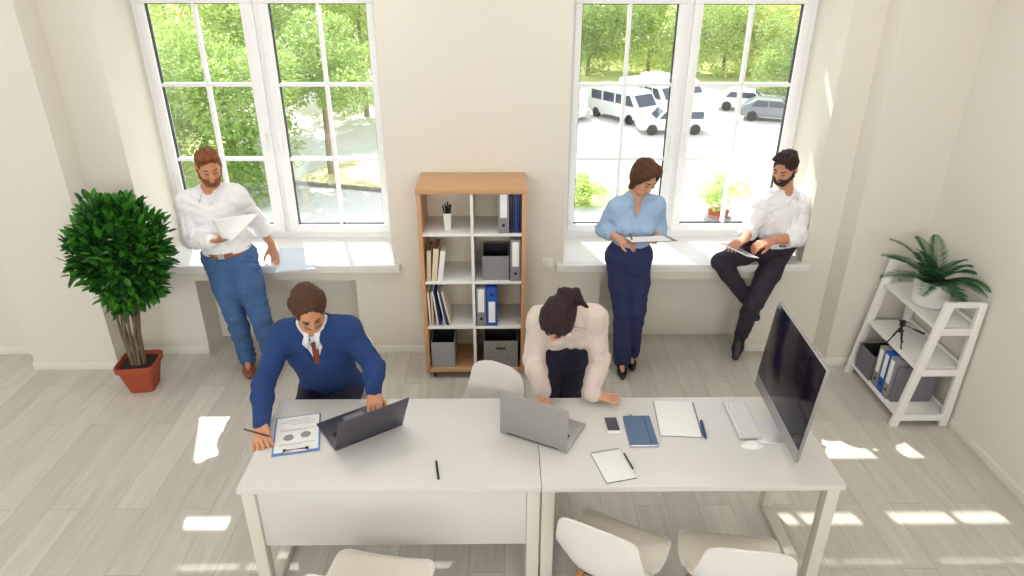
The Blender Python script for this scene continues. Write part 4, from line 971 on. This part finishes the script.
        F.noise(amp*.35, freq*.6, 1); F.folds(amp*1.5, freq*2.0, 2, s.up+.7*s.sx); F.folds(amp*.9, freq*3.4, 5, s.up-.8*s.sx)
        F.cap(s.J['neck']-s.up*.012, s.hp(0, -.02, -.05)+s.up*.08, (.057 if not s.female else .050)*s.sc+neckr, .062*s.sc+neckr, .004, 'sub')
        if vneck:
            a = s.J['neck']-s.up*.012; pts = [F.surf(a-s.up*vneck*k/9, y) for k in range(10)]; F.cap(a+y*.085+s.up*.06, pts[1]+y*.01, .030, vr*.9+.010, .003, 'sub'); F.cap(pts[0]+s.up*.02, pts[3], .026, .022, .003, 'sub')
            if neckr > .02: F.cap(a+y*.07+s.up*.05, a+y*.12, .05, vr*.9, .003, 'sub')
            for k, p in enumerate(pts): r_ = vr*s.sc*(1-k/9)+.011; F.cap(p+y*.012, p-y*.006, r_, r_, .003, 'sub')
        F.cut(s.pel+s.up*hem, -s.up, .01)
        for q, e in zip('RL', sleeve):
            pass
        s.F = F; o = s.part(name, F, m)
        return o
    def placket(s, m, z0, z1, nb, w_=.014, name='placket', lift=.0035, x=0):
        y = -s.Rc[1]; pts = [s.F.surf(lerp(s.pel, s.shm, z0+(z1-z0)*k/14)+s.Rc[0]*x, y) for k in range(15)]; b = MB(); rows = []
        for p in pts: rows.append([b.bm.verts.new(p+s.Rc[0]*o+y*e) for o, e in ((-w_, -.006), (-w_*.9, lift), (w_*.9, lift), (w_, -.006))])
        for u, v in zip(rows, rows[1:]):
            for k in range(3): b.bm.faces.new((u[k], u[k+1], v[k+1], v[k]))
        o = b.build(name, m, s.root, 60)
        for k in range(nb):
            p = pts[int((k+.5)*15/nb)]; MB().ball(p+y*.0045, .0055, 1).build('button', mat('button', (205, 205, 205), .4), s.root)
        return o
    def collar(s, m, wrap=.80, st=1.0, r=.064, name='collar', spread=.055, hgt=.042):
        """two collar leaves wrapped round the neck, meeting at the throat"""
        y = -s.Rc[1]; n = s.J['neck']; ax = nrm(s.hp(0, -.02, -.05)-n); b = MB(); N = 28; rows = []; q = s.sc
        x_ = s.Rc[0]; yy = nrm(y-ax*(y@ax)); xx = nrm(np.cross(yy, ax))
        for i in range(N+1):
            a = -PI*wrap+2*PI*wrap*i/N; fr = abs(a)/PI      # a=0 at the back
            c, s_ = math.cos(a), math.sin(a); rad = r*q*(1-.10*fr); dv = (-yy*c+xx*s_)
            top_ = n+dv*rad+ax*(.044*st-.030*fr**2)*q+yy*.012*fr; mid = n+dv*(rad+.010)+ax*(.040*st-.032*fr**2)*q+yy*.016*fr
            dip = hgt*(1+ .9*max(0, (fr-.55)/.4))
            bot = n+dv*(rad+.026+spread*.35*fr**3)+ax*(.040*st-.034*fr**2-dip)*q+yy*(.016+.016*fr)*fr
            inn = n+dv*(rad-.006)+ax*(-.01-.02*fr**2)*q+yy*.012*fr
            rows.append([b.bm.verts.new(v) for v in (inn, top_, mid, bot)])
        for u, v in zip(rows, rows[1:]):
            for k in range(3): b.bm.faces.new((u[k], u[k+1], v[k+1], v[k]))
        o = b.build(name, m, s.root, 60); md = o.modifiers.new('thickness', 'SOLIDIFY'); md.thickness = .003; md.offset = 0
        return o
    def trousers(s, name, m, t=.012, waist=.10, end=1.0, flare=.0, amp=.004, taper=1.0, sit=False, freq=26, cuts=None):
        F = Field(s.lo, s.hi, .006); F.ell(s.pel+s.up*.02, (.168*s.sc+t, (.118 if not s.female else .122)*s.sc*s.belly+t, .13*s.sc+t), s.Rp, .05)
        F.ell(lerp(s.pel, s.shm, .3), ((.140 if not s.female else .118)*s.sc+t, (.104 if not s.female else .092)*s.sc*s.belly+t, .14*s.sc+t), s.Rp, .05)
        F.cut(s.pel+s.up*waist, s.up, .008)
        for q in 'RL': s.leg(F, q, t, end, flare, taper)
        F.cut(s.pel+s.up*waist, s.up, .008) if not sit else None
        F.noise(amp*.4, freq, 4); F.folds(amp*2.0, freq*3, 6, s.up); F.folds(amp*1.3, freq*5, 8, s.up+s.sx*.6)
        s.FT = F
        for q in 'RL':
            k, a = s.J['knee'+q], s.J['ankle'+q]; 
        return s.part(name, F, m)
    def belt(s, m, z=.085, t=.020, w_=.017, buckle=True, mb=None):
        b = MB(); N = 40; c = s.pel+s.up*z; rows = []; f = z/np.linalg.norm(s.shm-s.pel)
        F = s
        rx = (.150 if not s.female else .128)*s.sc+t; ry = (.112 if not s.female else .104)*s.sc*s.belly+t
        for i in range(N):
            a = 2*PI*i/N; d = s.Rp[0]*math.cos(a)*rx+s.Rp[1]*math.sin(a)*ry; n_ = nrm(d)
            rows.append([b.bm.verts.new(c+d+n_*o+s.up*z_) for o, z_ in ((-.004, -w_), (.002, -w_), (.002, w_), (-.004, w_))])
        for i in range(N):
            u, v = rows[i], rows[(i+1) % N]
            for k in range(4): b.bm.faces.new((u[k], u[(k+1) % 4], v[(k+1) % 4], v[k]))
        o = b.build('belt', m, s.root)
        if buckle:
            y = -s.Rp[1]; p = c+y*(ry+.004); M = Matrix([[s.Rp[0][i], y[i], s.up[i], p[i]] for i in range(3)]+[[0, 0, 0, 1]])
            MB().box((-.022, -.002, -.02), (.022, .004, .02), .002, M).build('buckle', mb or M_chrome, o)
        return o
    def shoes(s, m, sole, up=True, heel=0, low=False):
        for q in 'RL':
            a, to = s.J['ankle'+q], s.J['toe'+q]; d = nrm(to-a); F = Field(np.minimum(a, to)-.13, np.maximum(a, to)+.13, .004)
            dn = s.footdown[q]; dn = nrm(dn); fw = nrm((to-a)-dn*((to-a)@dn)); fw_l = (to-a)@fw; hh = (to-a)@dn
            c = s.sc*(.88 if s.female else 1)
            base = a+dn*hh
            F.cap(base-fw*.035*c, base+fw*fw_l*.55, .036*c, .040*c, .03, flat=(dn, .9)); F.cap(base+fw*fw_l*.5, base+fw*(fw_l+.005), .041*c, .030*c, .03, flat=(dn, .75))
            if not low: F.cap(base-fw*.02, lerp(a, base, .35)-fw*.006, .038*c, .040*c, .03)
            else: F.cap(base-fw*.02, lerp(a, base, .75)-fw*.012, .032*c, .030*c, .03)
            if low: F.ell(a+fw*.045, (.030, .030, .040), frame(dn, np.cross(dn, fw)), .01, 'sub')
            else: F.cap(a, lerp(a, base, .25), .033*c, .03*c, .004, 'sub')
            g = F.f.copy(); so = base+dn*.026*c
            F.cut(so, dn, .006); sh = s.part('shoe', F, m)
            F2 = Field(F.lo, F.hi, .004); F2.cap(base-fw*.040*c, base+fw*fw_l*.55, .039*c, .043*c, .02); F2.cap(base+fw*fw_l*.5, base+fw*(fw_l+.008), .044*c, .033*c, .02)
            F2.cut(so, -dn, .002); F2.cut(so+dn*.014, dn, .002)
            o = link('sole', F2.mesh('sole'), sole, sh, 60)
            if heel: MB().tube([a+dn*hh-fw*.035*c+dn*.03, a+dn*hh-fw*.038*c+dn*(.03+heel)], [.014, .008], 10).build('heel', sole, sh)

M_shirtw = mat('white_shirt', (240, 240, 243), .8, bump=.15, bscale=90)
M_shirtb = mat('light_blue_shirt', (158, 186, 218), .8, bump=.15, bscale=90)
M_blouse = mat('cream_blouse', (222, 206, 196), .75, bump=.15, bscale=90)
M_jeans = mat('blue_denim', (66, 100, 148), .85, noise=.28, nscale=14, bump=.2, bscale=300)
M_navy = mat('navy_trousers', (40, 50, 92), .85, noise=.1, nscale=10, bump=.1, bscale=200)
M_navy2 = mat('dark_navy_trousers', (38, 34, 62), .85, noise=.1, nscale=10, bump=.1, bscale=200)
M_blk = mat('black_trousers', (42, 36, 50), .8, noise=.12, nscale=12, bump=.1, bscale=200)
M_sweat = mat('navy_sweater', (36, 66, 122), .95, noise=.08, nscale=40, bump=.5, bscale=260)
M_brownlea = mat('brown_leather', (140, 78, 48), .45, noise=.15, nscale=30); M_belt = mat('tan_belt', (150, 92, 54), .5)
M_blacklea = mat('black_leather', (32, 28, 32), .35); M_sole = mat('shoe_sole', (70, 60, 54), .7)
M_btn = mat('button', (225, 225, 225), .4)
def buttons(p, n, z0, z1, off, m=M_btn):
    y = -p.Rc[1]
    for k in range(n):
        f = z0+(z1-z0)*k/(n-1); c = lerp(p.pel, p.shm, f)+y*(off(f)); MB().ball(c, .0055, 1).build('button', m, p.root)

def quiff(p, h, w):
    def f(F):
        for x in (-.045, -.015, .015, .045): F.cap(p.hp(x, .015, .105+h*.5), p.hp(x*.9+.006, .072, .092+h), w*p.sc, w*.8*p.sc, .012)
    return f
# --- man standing at the left window
p1 = Person('person', 'bearded person in white shirt and blue jeans standing at the left window reading a paper', dict(
    hipR=(-2.08, 4.60, .93), hipL=(-1.91, 4.61, .93), shR=(-2.19, 4.55, 1.375), shL=(-1.875, 4.60, 1.405), neck=(-2.02, 4.565, 1.455), head=(-1.975, 4.50, 1.64),
    elR=(-2.20, 4.50, 1.115), wrR=(-1.985, 4.34, 1.165), elL=(-1.81, 4.745, 1.165), wrL=(-1.775, 4.87, .925),
    kneeR=(-1.99, 4.49, .52), ankleR=(-1.995, 4.57, .10), toeR=(-1.945, 4.43, .035), kneeL=(-1.80, 4.47, .53), ankleL=(-1.795, 4.56, .10), toeL=(-1.76, 4.41, .035)),
    head_f=(.42, -.80, -.32), head_u=(.12, -.3, 1), skin=(206, 146, 112))
p1.footdown = {'R': (0, 0, -1), 'L': (0, 0, -1)}
p1.body({'R': dict(fdir=(.80, -.45, .25), palm=(.1, .35, 1), curl=(.5, .45, .4, .35), thumb=.6), 'L': dict(fdir=(.25, -.35, -.9), palm=(-.4, -.9, .25), curl=(.35, .3, .25, .25), spread=.14)})
p1.face((120, 72, 44)); p1.hair((128, 74, 42), th=.004, low=-.035, extra=quiff(p1, .010, .020), amp=.004); p1.beard((136, 82, 52), .004)
p1.top('shirt', M_shirtw, t=.020, hem=.075, vneck=.05, amp=.007, loose=.004); p1.collar(M_shirtw)
p1.trousers('jeans', M_jeans, t=.014, waist=.085, amp=.006, end=.97, flare=.012)
p1.belt(M_belt, .078, .024); p1.shoes(M_brownlea, M_sole)
p1.placket(M_shirtw, .22, .80, 6)
# --- woman standing at the right window
p2 = Person('person', 'dark haired person in light blue shirt and navy trousers standing at the right window', dict(
    hipR=(.845, 4.59, .93), hipL=(.985, 4.60, .93), shR=(.795, 4.55, 1.33), shL=(1.065, 4.55, 1.345), neck=(.928, 4.55, 1.405), head=(.955, 4.48, 1.565),
    elR=(.715, 4.60, 1.145), wrR=(.800, 4.36, 1.165), elL=(1.125, 4.60, 1.14), wrL=(1.055, 4.39, 1.155),
    kneeR=(.885, 4.52, .53), ankleR=(.915, 4.52, .10), toeR=(.905, 4.40, .03), kneeL=(1.00, 4.54, .53), ankleL=(1.005, 4.64, .10), toeL=(1.0, 4.52, .03)),
    sc=.95, female=True, head_f=(.30, -.76, -.48), head_u=(.2, -.3, 1), skin=(212, 156, 128))
p2.footdown = {'R': (0, 0, -1), 'L': (0, 0, -1)}
p2.body({'R': dict(fdir=(.55, -.75, .05), palm=(.35, .2, -.9), curl=(.9, .8, .6, .45), thumb=.5), 'L': dict(fdir=(-.55, -.8, .0), palm=(0, .1, 1), curl=(.5, .45, .4, .35), thumb=.6)})
p2.face((70, 44, 32))
def bob(F):
    q = p2.sc
    for g in (-1, 1): F.cap(p2.hp(g*.070, -.012, .03), p2.hp(g*.074, -.002, -.085), .030*q, .022*q, .03)
    F.cap(p2.hp(0, -.07, .02), p2.hp(0, -.06, -.07), .055*q, .045*q, .03); F.cap(p2.hp(-.05, .045, .105), p2.hp(.055, .07, .085), .03*q, .028*q, .03); F.cap(p2.hp(.055, .07, .085), p2.hp(.080, .035, .02), .026*q, .016*q, .02)
p2.hair((84, 52, 36), th=.018, low=-.11, extra=bob, ears=False, line=.004)
p2.top('shirt', M_shirtb, t=.016, hem=.13, sleeve=(.42, .42), vneck=.10, amp=.006, loose=.004); p2.collar(M_shirtb, r=.062)
p2.trousers('trousers', M_navy, t=.010, waist=.17, amp=.003, end=.98, flare=.024); p2.shoes(M_blacklea, M_blacklea, heel=.0, low=True)
p2.placket(M_shirtb, .32, .70, 4)
# --- man sitting on the right sill
p3 = Person('person', 'dark haired bearded person in white shirt and black trousers sitting on the right window sill', dict(
    hipR=(2.045, 4.93, .895), hipL=(2.185, 4.95, .895), shR=(1.955, 4.89, 1.245), shL=(2.245, 4.93, 1.235), neck=(2.11, 4.91, 1.325), head=(2.065, 4.865, 1.525),
    elR=(1.86, 4.84, 1.04), wrR=(1.77, 4.65, 1.045), elL=(2.225, 4.79, 1.005), wrL=(1.975, 4.68, 1.02),
    kneeR=(1.62, 4.66, .86), ankleR=(1.90, 4.70, .50), toeR=(1.965, 4.675, .385), kneeL=(1.885, 4.555, .575), ankleL=(1.885, 4.72, .17), toeL=(1.845, 4.645, .05)),
    head_f=(-.62, -.58, -.36), head_u=(-.1, -.25, 1), skin=(206, 146, 114))
p3.footdown = {'R': (.35, .80, -.5), 'L': (.15, .75, -.62)}
p3.body({'R': dict(fdir=(-.75, -.55, -.05), palm=(.1, .1, -1), curl=(.5, .45, .4, .35), thumb=.4), 'L': dict(fdir=(-.85, -.35, -.1), palm=(-.1, .2, -1), curl=(.6, .55, .5, .4), thumb=.4)})
p3.face((40, 26, 24)); p3.hair((50, 34, 34), th=.006, low=-.04, extra=quiff(p3, .012, .022), amp=.004); p3.beard((48, 34, 34), .006)
p3.top('shirt', M_shirtw, t=.020, hem=.02, sleeve=(.28, .28), vneck=.06, amp=.008, loose=.006); p3.collar(M_shirtw)
p3.trousers('trousers', M_blk, t=.008, waist=.045, amp=.003, end=.90, flare=.008, sit=True, taper=1.0); p3.belt(M_blacklea, .06, .030); p3.shoes(M_blacklea, M_sole)
p3.placket(M_shirtw, .22, .78, 5)
# --- man seated at the left desk
p4 = Person('person', 'seated person in dark blue sweater and brown tie writing at the left desk', dict(
    hipR=(-1.125, 3.46, .565), hipL=(-.955, 3.48, .565), shR=(-1.205, 3.26, 1.045), shL=(-.86, 3.29, 1.065), neck=(-1.035, 3.255, 1.125), head=(-1.010, 3.150, 1.272),
    elR=(-1.275, 3.05, .87), wrR=(-1.215, 2.80, .795), elL=(-.715, 3.21, .875), wrL=(-.70, 3.055, .81),
    kneeR=(-1.13, 3.02, .53), ankleR=(-1.13, 3.02, .11), toeR=(-1.13, 2.88, .035), kneeL=(-.94, 3.03, .53), ankleL=(-.94, 3.03, .11), toeL=(-.94, 2.89, .035)),
    head_f=(.30, -.70, -.62), head_u=(.05, -.4, 1), skin=(214, 154, 116))
p4.footdown = {'R': (0, 0, -1), 'L': (0, 0, -1)}
p4.body({'R': dict(fdir=(.30, -.92, -.15), palm=(.35, .1, -1), curl=(.85, .8, .7, .55), thumb=.45, curlT=.3), 'L': dict(fdir=(.22, -.9, -.22), palm=(0, -.2, -1), curl=(.45, .4, .4, .4), spread=.10, thumb=.5)})
p4.face((84, 58, 44))
def slick(F):
    q = p4.sc
    for g in (-1, 1): F.cap(p4.hp(g*.068, -.025, .03), p4.hp(g*.068, -.035, -.105), .028*q, .022*q, .03)
    F.cap(p4.hp(0, -.08, .0), p4.hp(0, -.075, -.12), .052*q, .040*q, .03)
p4.hair((84, 56, 40), th=.012, low=-.13, line=.022, extra=slick, amp=.0025, freq=190); p4.beard((150, 106, 80), .0005)
p4.top('shirt', M_shirtw, t=.006, hem=.20, vneck=.02, amp=.0002, neckr=.006); p4.collar(M_shirtw, r=.062, hgt=.034, wrap=.93, st=.5)
M_tie = mat('brown_tie', (128, 62, 44), .7); p4.placket(M_tie, .66, 1.0, 0, w_=.017, name='tie', lift=.014)
y_ = -p4.Rc[1]; MB().ball(p4.F.surf(lerp(p4.pel, p4.shm, 1.0), y_)+y_*.020+p4.up*.004, 1, 2, (.017, .010, .015)).build('tie_knot', M_tie, p4.root)
sw = p4.top('sweater', M_sweat, t=.012, hem=-.04, vneck=.17, vr=.062, amp=.005, neckr=.026, loose=.014)
p4.trousers('trousers', M_navy2, t=.010, waist=.05, amp=.003, sit=True); p4.shoes(M_blacklea, M_sole)
# --- woman leaning on the desks
p5 = Person('person', 'person with dark tied back hair in cream blouse leaning with both hands on the desk', dict(
    hipR=(.285, 3.575, .905), hipL=(.435, 3.585, .905), shR=(.195, 3.255, 1.135), shL=(.495, 3.285, 1.13), neck=(.345, 3.20, 1.195), head=(.285, 3.115, 1.215),
    elR=(.165, 3.26, .885), wrR=(.205, 3.045, .805), elL=(.535, 3.27, .875), wrL=(.47, 3.06, .785),
    kneeR=(.285, 3.60, .50), ankleR=(.28, 3.68, .10), toeR=(.275, 3.55, .03), kneeL=(.42, 3.61, .50), ankleL=(.43, 3.69, .10), toeL=(.435, 3.56, .03)),
    sc=.97, female=True, head_f=(-.34, -.52, -.80), head_u=(-.30, -.80, .55), skin=(216, 160, 124))
p5.footdown = {'R': (0, 0, -1), 'L': (0, 0, -1)}
p5.body({'R': dict(fdir=(.12, -.85, -.42), palm=(-.1, .1, -1), curl=(.30, .28, .25, .25), spread=.08, thumb=.55), 'L': dict(fdir=(.97, -.16, -.10), palm=(0, 0, -1), curl=(.10, .10, .10, .10), spread=.20, thumb=.8)})
p5.face((60, 38, 34))
def pony(F):
    q = p5.sc; F.cap(p5.hp(.0, -.10, .06), p5.hp(.01, -.135, .065), .022*q, .030*q, .01); b_ = p5.hp(.0, -.135, .065); F.cap(b_, b_+V3(.055, .01, -.015), .034*q, .032*q, .02); F.cap(b_+V3(.055, .01, -.015), b_+V3(.11, -.01, -.07), .030*q, .014*q, .02)
p5.hair((50, 34, 36), th=.018, bulk=(.008, .008, .004), low=-.05, extra=pony)
p5.top('blouse', M_blouse, t=.018, hem=.115, vneck=.06, amp=.008, loose=.008); p5.collar(M_blouse, r=.060)
p5.trousers('trousers', M_navy2, t=.012, waist=.15, amp=.004, end=.98, flare=.015); p5.shoes(M_blacklea, M_blacklea, low=True)

# ------------------------------------------------------------------ things held or worn by the people
pen('brown pen held in the right hand of the man in the blue sweater', (-1.275, 2.728, .822), (-1.130, 2.700, .792), mat('pen_brown', (96, 46, 34), .4), .0045)
sheet('paper_sheet', 'white paper sheet with small print held up by the standing bearded man', 'paper', [(-1.875, 4.26, 1.215), (-1.78, 4.16, 1.235), (-1.59, 4.24, 1.40), (-1.90, 4.22, 1.36)], M_paper, .012)
t = thing('clipboard', 'silver grey clipboard with white paper held by the woman in the light blue shirt', 'clipboard', (.985, 4.27, 1.200), .10)
MB().box((-.155, -.10, -.002), (.155, .10, .002), .001, RX(-.20)).build('board', mat('board_grey2', (104, 106, 112), .5), t); MB().box((-.15, -.092, .0025), (.12, .092, .0035), 0, RX(-.20)).build('sheet', M_paper, t)
pen('thin dark pen held by the woman in the light blue shirt', (.845, 4.275, 1.235), (.875, 4.215, 1.175), M_dark, .004)
t = thing('tablet', 'thin white tablet held over the knee by the man sitting on the sill', 'tablet', (1.70, 4.56, .995), -.9)
MB().box((-.13, -.085, 0), (.13, .085, .007), .003, RX(-.35) @ RY(.1)).build('tablet_body', M_white, t); MB().box((-.118, -.075, .007), (.118, .075, .0075), 0, RX(-.35) @ RY(.1)).build('screen', mat('tablet_screen', (190, 190, 196), .2), t)
wt = thing('wristwatch', 'dark wristwatch on the left wrist of the man in the blue sweater', 'watch', (-.70, 3.065, .81)); q = MB(); q.lathe([(.036, -.01), (.039, -.01), (.039, .01), (.036, .01)], (0, 0, 0), 24, RX(PI/2-.25)); q.build('strap', M_black, wt)
MB().lathe([(.016, 0), (.015, .006)], (0, 0, .036), 20).build('watch_face', M_dark, wt)
